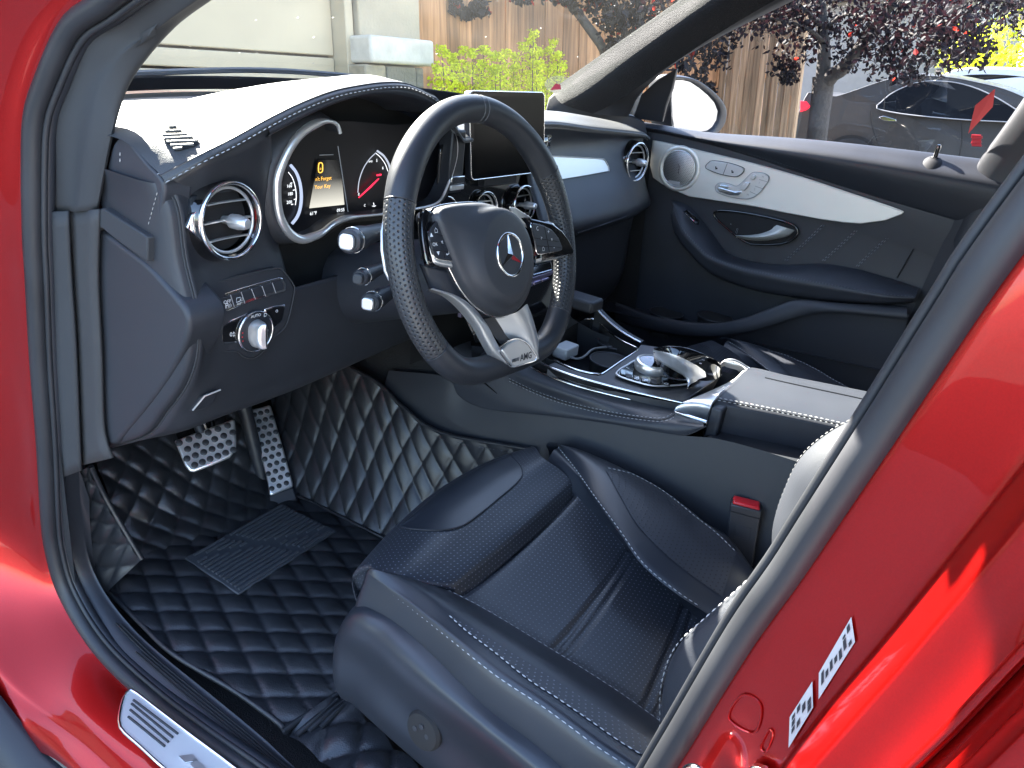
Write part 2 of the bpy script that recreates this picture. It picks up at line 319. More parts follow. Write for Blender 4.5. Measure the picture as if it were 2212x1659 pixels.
# sunlit fold and rear door in front of the B-pillar
def brow(dx, out, k0=0, k1=None): return [p+V3((dx, -out, 0)) for p in BS]
BS = [V3((-.738, -.405, .56))]+BSEAL+[V3((-.722, -.60, 1.38))]
lab(loft('rear_door_skin', [brow(-.096, .114), brow(-.100, .108), brow(-.114, .109), brow(-.119, .113), brow(-.124, .13), brow(-.142, .20), brow(-.158, .36), brow(-.165, .7), brow(-.165, 1.2)], redp, body, nu=24, sub=4, thick=.0), 'red rear door skin behind the pillar')
edge = tube('rear_door_edge', [p+V3((-.081, -.1005, 0)) for p in cr(BS, 30)], .0034, redp, body, seg=8)
# black lower cladding along the sill
CL = [V3(rows[-1][i]) for i in range(260) if SP[i][2] < .62 and -.42 < SP[i][1] < .52]
i0 = [i for i in range(260) if SP[i][2] < .56 and -.36 < SP[i][1]]
CLP = np.array([rows[-1][i] for i in i0]); CLP = CLP[np.argsort(-np.array([SP[i][1]-SP[i][2]*.8 for i in i0]))]
lab(loft('sill_cladding', [CLP+V3((.004, 0, -.002)), CLP+V3((-.006, 0, -.001)), CLP+V3((-.030, 0, -.012)), CLP+V3((-.045, 0, -.045)), CLP+V3((-.045, 0, -.12)), CLP+V3((.0, 0, -.18))], softp, body, nu=30, sub=4), 'matt dark grey cladding strip below the red sill')
# front fender, roof, far side, rear closure
_fe = [p for p in (rows[-1][i] for i in range(260)) if p[1] > .6 and p[2] > .42 and p[2] < 1.06]
loft('front_fender', [[(-.925, .9, 1.03), (-.925, .9, .75), (-.925, .9, .40)], [(-.93, 1.2, 1.0), (-.935, 1.2, .8), (-.93, 1.2, .62)], [(-.92, 1.6, .96), (-.93, 1.6, .88), (-.925, 1.6, .80)], [(-.86, 2.0, .86), (-.88, 2.0, .70), (-.87, 2.0, .45)]], redp, body, nu=14, sub=5)
loft('bonnet', [[(-.74, .90, 1.05), (-.4, 1.0, 1.085), (0, 1.03, 1.095), (.4, 1.0, 1.085), (.74, .90, 1.05)], [(-.80, 1.3, 1.0), (-.4, 1.35, 1.055), (0, 1.38, 1.065), (.4, 1.35, 1.055), (.80, 1.3, 1.0)], [(-.80, 1.85, .90), (-.4, 1.95, .93), (0, 2.0, .935), (.4, 1.95, .93), (.8, 1.85, .9)]], redp, body, nu=24, sub=6, thick=.02)
ROOF = [[(-.62, -.02, 1.512), (-.3, .06, 1.545), (0, .08, 1.552), (.3, .06, 1.545), (.62, -.02, 1.512)], [(-.66, -.45, 1.565), (-.3, -.40, 1.60), (0, -.38, 1.606), (.3, -.40, 1.60), (.66, -.45, 1.565)],
        [(-.66, -1.3, 1.565), (-.3, -1.3, 1.60), (0, -1.3, 1.606), (.3, -1.3, 1.60), (.66, -1.3, 1.565)], [(-.62, -2.1, 1.50), (-.3, -2.15, 1.53), (0, -2.15, 1.535), (.3, -2.15, 1.53), (.62, -2.1, 1.50)]]
loft('roof_panel', ROOF, redp, body, nu=28, sub=6, thick=.012)
loft('headliner', [[V3(p)+V3((p[0]*-.02, 0, -.035)) for p in r] for r in ROOF], trimgrey, body, nu=20, sub=4, thick=.008)
raw('tailgate', [(-.7, -2.15, 1.53), (.7, -2.15, 1.53), (.8, -2.35, .5), (-.8, -2.35, .5)], [(0, 1, 2, 3)], hardp, body, False)
raw('rear_side_panel', [(.66, -.55, 1.54), (.66, -2.15, 1.53), (.8, -2.3, .5), (.78, -.55, .5)], [(0, 1, 2, 3)], hardp, body, False)
raw('rear_side_panel', [(-.69, -.78, 1.54), (-.66, -2.15, 1.53), (-.8, -2.3, .5), (-.78, -.70, .5)], [(3, 2, 1, 0)], hardp, body, False)
raw('floor_pan', [(-.74, .95, .36), (.78, .95, .36), (.78, -2.3, .36), (-.74, -2.3, .36)], [(0, 3, 2, 1)], carpet, body, False)
raw('firewall', [(-.745, .62, .36), (.78, .62, .36), (.78, .74, .70), (-.745, .74, .70), (-.73, .66, 1.09), (-.55, .80, 1.105), (-.3, .88, 1.11), (0, .905, 1.112), (.3, .88, 1.11), (.55, .80, 1.105), (.78, .60, 1.09)], [(0, 1, 2, 3), (3, 2, 10, 9, 8, 7, 6, 5, 4)], carpet, body, False)
raw('cowl_side', [(.735, .24, .36), (.755, .66, .36), (.75, .66, 1.10), (.72, .30, 1.10)], [(3, 2, 1, 0)], carpet, body, False)
raw('cowl_side', [(-.735, .46, .36), (-.735, .64, .36), (-.73, .63, 1.10), (-.735, .42, 1.09)], [(0, 1, 2, 3)], carpet, body, False)
# --- aluminium scuff plate on the sill (its upper edge runs along the seal)
scuff = part('scuff_plate', 'brushed metal scuff plate set in the red sill')
def SZ(a, b, h=.0): return at(a, b, z=.408+h)
so_ = [SZ(a, b) for a, b in [(284, 1492), (340, 1534), (404, 1583), (470, 1632), (560, 1700), (900, 1950), (810, 2000), (480, 1760), (420, 1710), (353, 1660), (300, 1612), (263, 1578), (258, 1552), (264, 1520), (273, 1500)]]
sp_ = prism('plate', [p-V3((0, 0, .004)) for p in so_], (0, 0, .006), mat('bright_brushed_plate', (.8, .8, .8), .5, .6, bump=.1, bscale=600, bdist=.0003, var=.06), scuff, .002)
tube('plate_rim', [p+V3((0, 0, .002)) for p in so_], .0022, chrome, scuff, seg=8, n=90, closed=True)
for q in range(4):
    a0, b0 = [(288, 1512), (284, 1520), (281, 1533), (277, 1548)][q]; a1, b1 = [(384, 1585), (373, 1593), (364, 1603), (356, 1612)][q]
    tube('grip_rib', [SZ(a0, b0, .003), SZ((a0+a1)/2, (b0+b1)/2, .003), SZ(a1, b1, .003)], .0016, rubber, scuff, seg=6, n=6)
for q in range(5):                                  # the slanted bars of the worn emblem lettering that runs out of the picture
    a, b = 400+q*13 + (0 if q == 0 else 12), 1640+q*11 + (0 if q == 0 else 8); wd = 30 if q == 0 else 11
    prism('lettering_bar', [SZ(a-14, b-6, .003), SZ(a-14+wd, b-26+wd*.55, .003), SZ(a-2+wd, b-14+wd*.6, .003), SZ(a, b+8, .003)], (0, 0, .0012), pedal, scuff)
# --- stickers, striker and pressed marks on the B-pillar jamb
def JP(px, py, off=.002):
    h_ = hit(bjamb, px, py, off); o = V3((-.772, -.548, 1.0)); n = unit((-.86, .50, -.10)); return h_ if h_ is not None else atp(px, py, o+n*off, n)
for lbl, quad, rows_ in [('silver sticker with dark print, the upper one on the red pillar', [(1842, 1330), (1850, 1384), (1772, 1508), (1772, 1451)], 7), ('small pale sticker, the lower one on the red pillar', [(1758, 1469), (1760, 1526), (1707, 1613), (1709, 1546)], 4)]:
    st = part('pillar_sticker', lbl); Q = [JP(a, b) for a, b in quad]; raw('sticker_or_reflection_sheet', Q, [(0, 1, 2, 3)], mat('sticker_silver', (.5, .5, .5), .4, .3), st, False)
    q0, q1, q2, q3 = [JP(a, b, .0026) for a, b in quad]; Vv = []; F = []
    for i in range(rows_):
        for j in range(random.randint(2, 4)):
            s0 = random.uniform(.06, .75); s1 = min(.95, s0+random.uniform(.08, .3)); t0 = .06+i/rows_*.9; t1 = t0+.55/rows_
            g = lambda s, t: (q0*(1-t)+q3*t)*(1-s)+(q1*(1-t)+q2*t)*s
            k = len(Vv); Vv += [g(s0, t0), g(s1, t0), g(s1, t1), g(s0, t1)]; F.append((k, k+1, k+2, k+3))
    pr = raw('printed_lines', Vv, F, hardp, st, False); pr['kind'] = 'stuff'
strk = part('door_striker', 'bright metal door striker loop on the pillar')
tube('striker_loop', [JP(1500, 1690, .004), JP(1513, 1650, .02), JP(1524, 1628, .024), JP(1545, 1624, .024), JP(1572, 1652, .02), JP(1600, 1690, .004)], .0036, chrome, strk, seg=10, n=24)
prism('striker_bolt', [JP(1618+a, 1655+b, .004) for a, b in [(0, 0), (22, -16), (48, -8), (60, 20), (40, 44), (8, 34)]], JP(1640, 1655, .010)-JP(1640, 1655, .004), chrome, strk, .001)
tube('pressed_square_mark', [JP(a, b, .001) for a, b in [(1575, 1550), (1606, 1500), (1645, 1524), (1630, 1582)]], .0009, redp, body, seg=6, n=40, closed=True)
tube('pressed_oval_mark', [JP(a, b, .001) for a, b in [(1645, 1612), (1660, 1580), (1668, 1575), (1670, 1590), (1656, 1622)]], .0008, redp, body, seg=6, n=24, closed=True)

# ------------------------------------------------------------------ interior trim of the door opening
trim = part('pillar_trim', 'matt grey plastic trim of the driver side windscreen pillar')
r0 = [at(a, b, x=c) for a, b, c in [(420, -110, -.685), (277, 0, -.70), (190, 61, -.715), (121, 180, -.725), (100, 252, -.73), (94, 342, -.73), (91, 457, -.732)]]
r1 = [at(a, b, x=c) for a, b, c in [(470, -40, -.672), (317, 68, -.685), (245, 115, -.70), (202, 158, -.708), (178, 215, -.713), (162, 290, -.716), (146, 457, -.718)]]
r2 = [at(a, b, x=c) for a, b, c in [(590, -90, -.635), (457, 0, -.65), (375, 62, -.662), (299, 151, -.68), (266, 216, -.69), (241, 310, -.70), (213, 452, -.705)]]
r3 = [p+V3((.015, .05, -.01)) for p in r2]
rm = [(a+b)/2+V3((-.006, -.004, 0)) for a, b in zip(r1, r2)]
loft('upper_trim', [r0, r1, rm, r2, r3], trimgrey, trim, nu=36, sub=5, thick=.004)
l0 = [at(a, b, x=-.733) for a, b in [(91, 457), (97, 600), (106, 790), (118, 960), (125, 1035)]]
l1 = [at(a, b, x=-.722) for a, b in [(146, 457), (152, 590), (162, 747), (170, 930), (174, 1017)]]
loft('hinge_pillar_trim', [l0, [(a+b)/2+V3((-.004, 0, 0)) for a, b in zip(l0, l1)], l1], trimgrey, trim, nu=20, sub=4, thick=.004)
k1 = [at(a, b, x=-.716) for a, b in [(146, 458), (152, 590), (162, 747), (170, 930), (174, 1006)]]
k2 = [at(a, b, x=-.712) for a, b in [(212, 452), (208, 600), (216, 770), (222, 930), (240, 990)]]
loft('kick_trim', [k1, k2], mat('grained_kick_trim', (.034, .034, .036), .7, bump=.6, bscale=900, bdist=.0006), trim, nu=20, sub=3, thick=.004)
strim = part('sill_trim', 'black grooved plastic sill trim inside the door seal')
s0 = [at(a, b, x=-.733) for a, b in [(124, 1035), (128, 1110), (137, 1190), (156, 1262), (200, 1338), (262, 1408), (358, 1494), (468, 1580), (600, 1682), (760, 1800)]]
s2 = [at(a, b, x=-.700) for a, b in [(173, 1020), (177, 1098), (194, 1206), (230, 1285), (290, 1361), (360, 1425), (468, 1512), (576, 1602), (640, 1662), (800, 1790)]]
sm = [(a*.6+b*.4)+V3((0, 0, .004)) for a, b in zip(s0, s2)]; sn = [(a*.15+b*.85)+V3((0, 0, .003)) for a, b in zip(s0, s2)]
s3 = [p+V3((.008, 0, -.05)) for p in s2]
loft('sill_cover', [s0, sm, sn, s2, s3], hardp, strim, nu=44, sub=5)
for q, t in enumerate((.34, .46, .58, .70)):
    g = [(a*(1-t)+b*t)+V3((-.001, 0, .0055)) for a, b in zip(s0[4:], s2[4:])]; g = g[1:] if q < 2 else g
    tube('cover_groove', cr(g, 40), .0011, shade, strim, seg=6)
# ------------------------------------------------------------------ windscreen
WB = [(-.70, .64, 1.115), (-.55, .80, 1.13), (-.3, .88, 1.14), (0, .905, 1.143), (.3, .88, 1.14), (.55, .80, 1.13), (.70, .64, 1.115)]
WT = [(-.555, .03, 1.50), (-.45, .08, 1.515), (-.25, .115, 1.53), (0, .125, 1.535), (.25, .115, 1.53), (.45, .08, 1.515), (.555, .03, 1.50)]
WM = [(a+V3(b))/2+V3((0, .02, .022)) for a, b in zip([V3(p) for p in WB], WT)]
wsc = part('windscreen', 'dusty front windscreen')
lab(loft('windscreen_glass', [WB, WM, WT], glass('windscreen_glass', (.80, .82, .80), .45, .006), wsc, nu=40, sub=10), 'clear windscreen glass with dust specks')
loft('black_glass_border', [[V3(p)+V3((0, .004, -.016)) for p in WB], [V3(p)*.965+V3(q)*.035+V3((0, .0, .004)) for p, q in zip(WB, WM)]], rubber, wsc, nu=40, sub=2)
lab(tube('wiper_blade', [(-.45, .86, 1.148), (0, .925, 1.165), (.35, .90, 1.16)], .006, rubber, wsc, seg=6, n=20), 'black wiper blade lying at the foot of the windscreen')
loft('cowl_cover', [[V3(p)+V3((0, .0, -.02)) for p in WB], [(-.74, .85, 1.05), (-.55, .98, 1.07), (-.3, 1.03, 1.08), (0, 1.045, 1.085), (.3, 1.03, 1.08), (.55, .98, 1.07), (.74, .85, 1.05)]], hardp, wsc, nu=30, sub=4)
# inspection sticker low on the passenger side of the glass
stp = part('windscreen_sticker', 'round clear sticker with a red mark low on the windscreen'); 
_so = at(1207, 182, x=.62); _sn = unit((.12, -.52, -.85)); _ex = unit(np.cross((0, 0, 1), _sn)); _ey = np.cross(_sn, _ex)
def disc(name, c, ex, ey, r1, r2, m, par, n=28): return raw(name, [c+ex*r1*math.cos(t)+ey*r2*math.sin(t) for t in np.linspace(0, 2*np.pi, n, endpoint=False)], [tuple(range(n))], m, par, False)
disc('sticker_or_reflection_sheet', _so, _r, _u, .036, .022, glass('pale_sticker_film', (.62, .62, .60), .5, .06), stp)
raw('red_mark', [_so-_f*.003+_r*a+_u*b for a, b in [(-.022, -.016), (.006, -.014), (.004, -.002), (-.008, .001)]], [(0, 1, 2, 3)], redbtn, stp, False)
# ------------------------------------------------------------------ passenger side windscreen pillar
pp = part('pillar_trim', 'dark woven-cloth trim of the passenger side windscreen pillar, half in sun')
a0 = [at(a, b, x=c) for a, b, c in [(1195, 200, .70), (1240, 168, .685), (1340, 98, .655), (1482, 0, .612), (1640, -110, .56)]]
a1 = [at(a, b, x=c) for a, b, c in [(1214, 224, .65), (1268, 198, .64), (1380, 119, .62), (1532, 15, .58), (1720, -110, .53)]]
a2 = [at(a, b, x=c) for a, b, c in [(1280, 246, .67), (1335, 218, .665), (1440, 146, .65), (1580, 55, .62), (1790, -65, .565)]]
a3 = [at(a, b, x=c) for a, b, c in [(1355, 252, .71), (1385, 200, .71), (1470, 128, .69), (1600, 57, .665), (1830, -55, .60)]]
a0b = [p+V3((.01, .02, .0)) for p in a0]
loft('cloth_cover', [a0b, a0, a1, a2], cloth, pp, nu=36, sub=6)
loft('lower_trim', [a2, [(p+q)/2+V3((-.008, -.006, 0)) for p, q in zip(a2, a3)], a3, [p+V3((.04, .02, 0)) for p in a3]], trimgrey, pp, nu=30, sub=5)
_pf = [at(a, b, x=.712) for a, b in [(1178, 246), (1186, 214), (1205, 196), (1240, 222), (1290, 238), (1366, 250), (1392, 262), (1400, 292), (1360, 282), (1300, 262), (1240, 250)]]
lab(prism('pillar_foot', _pf, (.03, .02, 0), softp, pp, .004, 2), 'dark foot of the windscreen pillar meeting the dashboard')
bo = at(1567, 10, x=.612); bn = unit(-ray(1567, 10)); bx = unit(at(1600, -12, x=.60)-at(1540, 28, x=.62)); by = np.cross(bn, bx)
prism('airbag_badge', [bo+bn*.004+bx*.030*math.cos(t)+by*.012*math.sin(t) for t in np.linspace(0, 2*np.pi, 24, endpoint=False)], bn*.003, trimgrey, pp, .001)
tube('badge_rim', [bo+bn*.007+bx*.030*math.cos(t)+by*.012*math.sin(t) for t in np.linspace(0, 2*np.pi, 32, endpoint=False)], .0012, hardp, pp, seg=6, closed=True)
text('airbag_lettering', 'AIRBAG', bo+bn*.0076, bx, by, .011, pgrey, pp)
# ================================================================== DASHBOARD
dash = part('dashboard', 'black leather-covered dashboard, sunlit on top')
Y1, Y2 = .18, .27
EPX = [(432, 342), (504, 306), (576, 266), (648, 230), (720, 202), (780, 189), (834, 182), (881, 184), (924, 202), (950, 219)]
E1 = [at(352, 385, x=-.70)]+ats(EPX, y=Y1)+[V3((-.215, .195, 1.155)), V3((-.14, .235, 1.135)), V3((-.03, .265, 1.138))]
E2 = ats([(1183, 266), (1284, 277), (1385, 288)], y=Y2)+[V3((.67, .285, 1.105))]
EDGE = E1+E2
CRE = [at(246, 296, x=-.705)]+ats([(330, 245), (460, 205), (580, 181), (700, 168), (770, 164)], y=.30)+[V3((-.28, .31, 1.203)), V3((-.21, .33, 1.178)), V3((-.14, .35, 1.158)), V3((-.03, .36, 1.155))]+ats([(1183, 241), (1248, 247), (1338, 265)], y=.37)+[V3((.68, .37, 1.115))]
DRO = [(-.70, .45, 1.125), (-.6, .46, 1.145), (-.5, .465, 1.158), (-.37, .47, 1.165), (-.2, .49, 1.152), (0, .51, 1.147), (.3, .50, 1.145), (.5, .49, 1.135), (.68, .46, 1.115)]
DBA = [(-.695, .62, 1.105), (-.55, .76, 1.112), (-.3, .84, 1.118), (0, .87, 1.12), (.3, .84, 1.118), (.55, .76, 1.112), (.695, .62, 1.10)]
EM = [p*.8+q*.2+V3((0, .004, .004)) for p, q in zip(cr(EDGE, 40), cr(CRE, 40))]
EA = [p+V3((0, -.002, -.006)) for p in cr(EDGE, 40)]
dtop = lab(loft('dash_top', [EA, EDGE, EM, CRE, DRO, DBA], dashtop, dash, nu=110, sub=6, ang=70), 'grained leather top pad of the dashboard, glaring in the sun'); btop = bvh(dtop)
stitch('twin_stitching', [p+V3((0, .010, .0022)) for p in E1], thread, dash, .0046, .003, .0008)
stitch('twin_stitching', [p+V3((0, .011, .003)) for p in E2], thread, dash, .0046, .003, .0007)
tube('edge_seam', [p+V3((0, .004, .0016)) for p in cr(EDGE, 120)], .0012, hardp, dash, seg=6)
# lip under the stitched edge, then the cave over the instruments
LIPX = [(576, 296), (648, 258), (708, 230), (762, 212), (816, 205), (870, 209), (920, 223), (948, 240)]
_el = ats(EPX[2:], y=Y1)
lipA = [p+V3((0, .000, -.004)) for p in _el]; lipB = ats(LIPX, y=.186); lipC = [p+V3((0, .03, -.006)) for p in lipB]; lipD = [V3((p[0]*.97-.011, .285, p[2]-.012)) for p in lipB]
lab(loft('instrument_hood', [lipA, [(a*.5+b*.5)+V3((0, -.005, 0)) for a, b in zip(cr(lipA, 8), cr(lipB, 8))], lipB, lipC, lipD], leather, dash, nu=48, sub=5), 'leather hood over the instruments')
stitch('hood_stitching', [p+V3((0, -.0045, -.0035)) for p in E1[:-3]], thread, dash, .0046, .003, .0007)
raw('dash_core', [(-.66, .30, .80), (-.17, .30, .80), (-.17, .30, .72), (.64, .30, .72), (.64, .30, 1.10), (-.12, .30, 1.125), (-.22, .30, 1.165), (-.37, .30, 1.20), (-.52, .30, 1.165), (-.66, .30, 1.12)], [(0, 1, 2, 3, 4, 5, 6, 7, 8, 9)], shade, dash, False)
# left fascia and knee panel
XS = [-.685, -.655, -.60, -.55, -.52]
up_rows = [[at(354, 395, x=-.69)]+ats([(432, 351), (500, 316), (552, 288), (582, 272)], y=.186)]
for z, ys in [(1.085, (.205, .216, .222, .228, .255)), (1.03, (.198, .213, .223, .23, .25)), (.985, (.184, .203, .213, .220, .232)), (.955, (.179, .201, .212, .217, .222))]:
    up_rows.append([(x, y, z) for x, y in zip(XS, ys)])
fl = lab(loft('side_fascia', up_rows, softp, dash, nu=30, sub=6, thick=.003), 'matt black fascia around the left air vent')
XK = [-.685, -.655, -.60, -.55, -.48, -.40, -.30, -.17]
kn = [[(x, y, .957) for x, y in zip(XK, (.179, .201, .212, .217, .222, .23, .24, .25))]]
for z, ys, zl in [(.915, (.185, .203, .212, .218, .22, .225, .235, .25), 0), (.87, (.208, .213, .217, .221, .222, .226, .235, .25), 0), (.82, (.25, .236, .231, .232, .235, .24, .25, .262), 0),
                  (.786, (.300, .272, .256, .255, .257, .264, .274, .286), -.02), (.776, (.40, .38, .37, .365, .36, .36, .36, .37), -.07)]:
    kn.append([(x, y, z+zl*max(0, (-.60-x)/.085)) for x, y in zip(XK, ys)])
knee = lab(loft('knee_panel', kn, softp, dash, nu=44, sub=6, thick=.003), 'matt black knee panel under the steering wheel'); bkn = bvh(knee)
lc = [V3(r[0]) for r in up_rows]+[V3(r[0]) for r in kn[1:]]
tube('panel_seam', [p+V3((-.001, -.001, 0)) for p in cr(lc, 50)], .0013, trimgrey, dash, seg=6)
loft('dash_end_flange', [lc, [p+V3((-.012, .006, 0)) for p in lc], [p+V3((-.016, .045, 0)) for p in lc], [p+V3((-.014, .13, 0)) for p in lc]], softp, dash, nu=40, sub=4)
endc = [at(a, b, x=-.699) for a, b in [(243, 312), (258, 296), (276, 302), (313, 348), (352, 393), (350, 440), (340, 505), (328, 516), (300, 500), (260, 474), (216, 450), (226, 385), (236, 335)]]
lab(prism('dash_end_cap', endc, (.035, 0, 0), leather, dash, .010, 5, smooth_n=40), 'leather end cap of the dashboard beside the door pillar')
stitch('end_stitching', [p+V3((-.0015, 0, 0)) for p in ats([(262, 350), (262, 318)], x=-.699)], thread, dash); stitch('end_stitching', [p+V3((-.0015, -.001, 0)) for p in ats([(322, 484), (344, 405)], x=-.699)], thread, dash, r=.0005)
dpan = [at(a, b, x=-.704) for a, b in [(199, 507), (216, 497), (262, 530), (317, 572), (368, 628), (402, 672), (408, 705), (397, 747), (372, 798), (342, 845), (300, 900), (262, 945), (246, 962), (230, 957), (223, 927), (216, 783), (208, 640)]]
lab(prism('side_cover', dpan, (.05, 0, 0), softp, dash, .016, 5, smooth_n=60), 'rounded dark side cover at the end of the dashboard')
brk = [at(a, b, x=-.709) for a, b in [(212, 452), (222, 450), (318, 512), (318, 566), (262, 527), (218, 492), (200, 505)]]
prism('side_cover_bracket', brk, (.02, 0, 0), trimgrey, dash, .002)
# bonnet release lever under the knee panel
rl = part('bonnet_release', 'small pull handle low on the knee panel')
lev = hits(bkn, [(462, 840), (428, 852), (420, 862), (405, 884), (432, 880), (452, 866)], .002)
if len(lev) > 3: prism('lever', lev, (0, -.008, .002), hardp, rl, .0015); tube('lever_edge', [p+V3((0, -.010, .003)) for p in hits(bkn, [(464, 839), (430, 852), (406, 882)], .002)], .0012, satin, rl, seg=6)
# side window demister grille let into the dash top
dem = part('demister_vent', 'small slotted demister vent in the sunlit dash top')
out = hits(btop, [(346, 284), (352, 278), (373, 268), (386, 269), (400, 277), (432, 306), (430, 311), (418, 318), (390, 327), (378, 327)], .0012)
raw('vent_recess', out, [tuple(range(len(out)))], shade, dem, False)
for a, b, c, d in [(367, 278, 381, 277), (359, 287, 392, 286), (352, 296, 404, 294), (357, 303, 416, 300), (362, 310, 428, 308), (371, 318, 420, 316), (377, 325, 396, 323)]:
    h = hits(btop, [(a, b), ((a+c)/2, (b+d)/2), (c, d)], .0022)
    if len(h) == 3: tube('slat', h, .0018, dashtop, dem, seg=6)
# ------------------------------------------------------------------ round air vents
def vent(name_label, c, axis, R, pod=.05, podr=1.25, nslat=3, sl_ang=0, tab=True):
    v = part('air_vent', name_label); c = V3(c); ax = unit(axis); e2 = unit(V3((0, 0, 1))-ax*ax[2]); e1 = np.cross(e2, ax)
    lathe('vent_pod', [(R*podr, -pod), (R*1.16, -pod*.55), (R*1.03, -.008), (R*.97, -.002), (R*.9, -.004), (R*.86, -.03), (0, -.031)], c, ax, piano, v, 48)
    ring('outer_ring', c+ax*.001, ax, R*.965, R*.055, chrome, v, 56, 12, flat=1.3)
    ring('inner_ring', c-ax*.005, ax, R*.83, R*.045, satin, v, 56, 10)
    lathe('vent_throat', [(R*.80, -.016), (R*.78, -.017), (0, -.018)], c, ax, shade, v, 32)
    for k in range(nslat):
        h = (k-(nslat-1)/2)*R*.46; wd = math.sqrt(max(1e-6, (R*.79)**2-h*h))
        pts = [c+e1*t*wd+e2*(h+sl_ang*t*wd)-ax*(.008-.003*t*t) for t in np.linspace(-1, 1, 9)]
        tube('slat', pts, .0013, satin, v, seg=6, prof=[(2.2, .6), (2.2, -.6), (-2.2, -.6), (-2.2, .6)], up=ax)
    kb = c+ax*.002
    lathe('knob', [(R*.10, -.014), (R*.12, -.004), (R*.19, 0), (R*.20, .010), (R*.16, .020), (R*.13, .024), (R*.11, .025), (0, .0255)], kb, ax, satin, v, 18)
    if tab:
        tb = c-e1*R*1.02-ax*.006
        prism('chrome_tab', [tb+e1*-.002+e2*R*.28, tb+e1*.004+e2*R*.34, tb+e1*.004-e2*R*.34, tb-e1*.010-e2*R*.02], -ax*.006, chrome, v, .001)
    return v
lv = at(499, 477, y=.195); LVR = 84/FPX*np.dot(lv-CAM, _f)
vent('round chrome-ringed air vent left of the instruments', lv, (.10, -1, .06), LVR, .045, 1.42)
rv = at(1376, 350, y=.262); RVR = 41/FPX*np.dot(rv-CAM, _f)
vent('round chrome-ringed air vent at the passenger end of the dashboard', rv, (-.12, -1, .05), RVR, .07, 1.5)
for (px, py), t in [((1133, 443), 'round chrome-ringed centre vent right of the steering wheel hub'), ((1049, 456), 'middle one of the three round centre vents, above the steering wheel hub'), ((963, 466), 'left one of the three round centre vents, behind the steering wheel')]:
    c = at(px, py, y=.255); vent(t, c, (0, -1, .12), 42/FPX*np.dot(c-CAM, _f), .04, 1.22, tab=False)
# ------------------------------------------------------------------ instrument cluster
cl = part('instrument_cluster', 'lit instrument cluster behind the steering wheel'); YC = .252
FACE = [(640, 300), (690, 262), (760, 262), (850, 270), (950, 262), (985, 300), (980, 370), (940, 440), (820, 475), (745, 482), (700, 515), (650, 525), (612, 490), (598, 420), (610, 360)]
raw('dial_face', ats(FACE, y=YC+.016), [tuple(range(len(FACE)))], mat('matt_black_dial', (.006, .006, .008), .35), cl, False)
RP = [(735, 288), (729, 270), (713, 262), (690, 264), (662, 278), (641, 297), (622, 325), (606, 361), (599, 385), (597, 411), (599, 445), (608, 478), (627, 505), (650, 517), (671, 513), (695, 503), (719, 484), (745, 472), (780, 467), (821, 463), (880, 454), (943, 439), (967, 401), (983, 351), (987, 321), (984, 295), (972, 272), (955, 258)]
rp = ats(RP, y=.222)
for i in range(16, 28): rp[i] = at(RP[i][0], RP[i][1], y=.232)
tube('dial_surround', rp, [.0025]*2+[.006]*9+[.0045]*3+[.0022]*14, satin, cl, seg=12, n=120)
lipx = [p+V3((0, .028, 0)) for p in cr(rp, 60)]
loft('dial_tube', [cr(rp, 60), lipx], hardp, cl, nu=60, sub=3)
rpo = [p+(p-V3((-.36, p[1], 1.075)))*.16+V3((0, .02, 0)) for p in cr(rp, 60)]
loft('dial_housing', [cr(rp, 60), [p+(p-V3((-.36, p[1], 1.075)))*.06+V3((0, .001, 0)) for p in cr(rp, 60)], rpo], softp, cl, nu=60, sub=3)
ax_, az_ = V3((1, 0, 0)), V3((0, 0, 1)); YT = YC+.012
def dl(px, py, y=YT): return at(px, py, y=y)
# display in the middle, with its greying lower half (it is switched on)
scrm = bpy.data.materials.new('lit_display'); scrm.use_nodes = True; t = scrm.node_tree; b = t.nodes['Principled BSDF']; b.inputs['Base Color'].default_value = (.004, .004, .005, 1); b.inputs['Roughness'].default_value = .1
g = t.nodes.new('ShaderNodeUVMap'); s = t.nodes.new('ShaderNodeSeparateXYZ'); cr_ = t.nodes.new('ShaderNodeValToRGB'); t.links.new(g.outputs[0], s.inputs[0]); t.links.new(s.outputs[1], cr_.inputs[0])
cr_.color_ramp.elements[0].color = (.32, .31, .27, 1); cr_.color_ramp.elements[0].position = .0; cr_.color_ramp.elements[1].color = (.0, .0, .0, 1); cr_.color_ramp.elements[1].position = .6
t.links.new(cr_.outputs[0], b.inputs['Emission Color']); b.inputs['Emission Strength'].default_value = .22
q = [dl(668, 450), dl(744, 442), dl(735, 345), dl(687, 345)]
raw('display', q, [(0, 1, 2, 3)], scrm, cl, False, uv=[(0, 0), (1, 0), (1, 1), (0, 1)])
amber = mat('amber_lit_print', (.1, .05, .0), .5, emit=(1, .52, .08), es=.16); wlit = mat('white_lit_print', (.1, .1, .1), .5, emit=(.9, .95, 1), es=.15); rlit = mat('red_lit_needle', (.2, .0, .01), .4, emit=(1, .02, .06), es=.22); glit = mat('grey_lit_print', (.1, .1, .1), .5, emit=(.6, .66, .8), es=.07)
YP = YT-.001; ez = V3((0, 0, 1)); dcl = np.dot(dl(705, 400)-CAM, _f)
def wpx(n): return n/FPX*dcl
text('message_text', "n't Forget", dl(699, 386, YP), ax_, ez, wpx(11.5), amber, cl); text('message_text', 'Your Key', dl(697, 403, YP), ax_, ez, wpx(11.5), amber, cl)
text('temperature_text', '61°F', dl(677, 461, YP), ax_, ez, wpx(10.5), wlit, cl); text('clock_text', '09:55', dl(736, 454, YP), ax_, ez, wpx(10.5), wlit, cl)
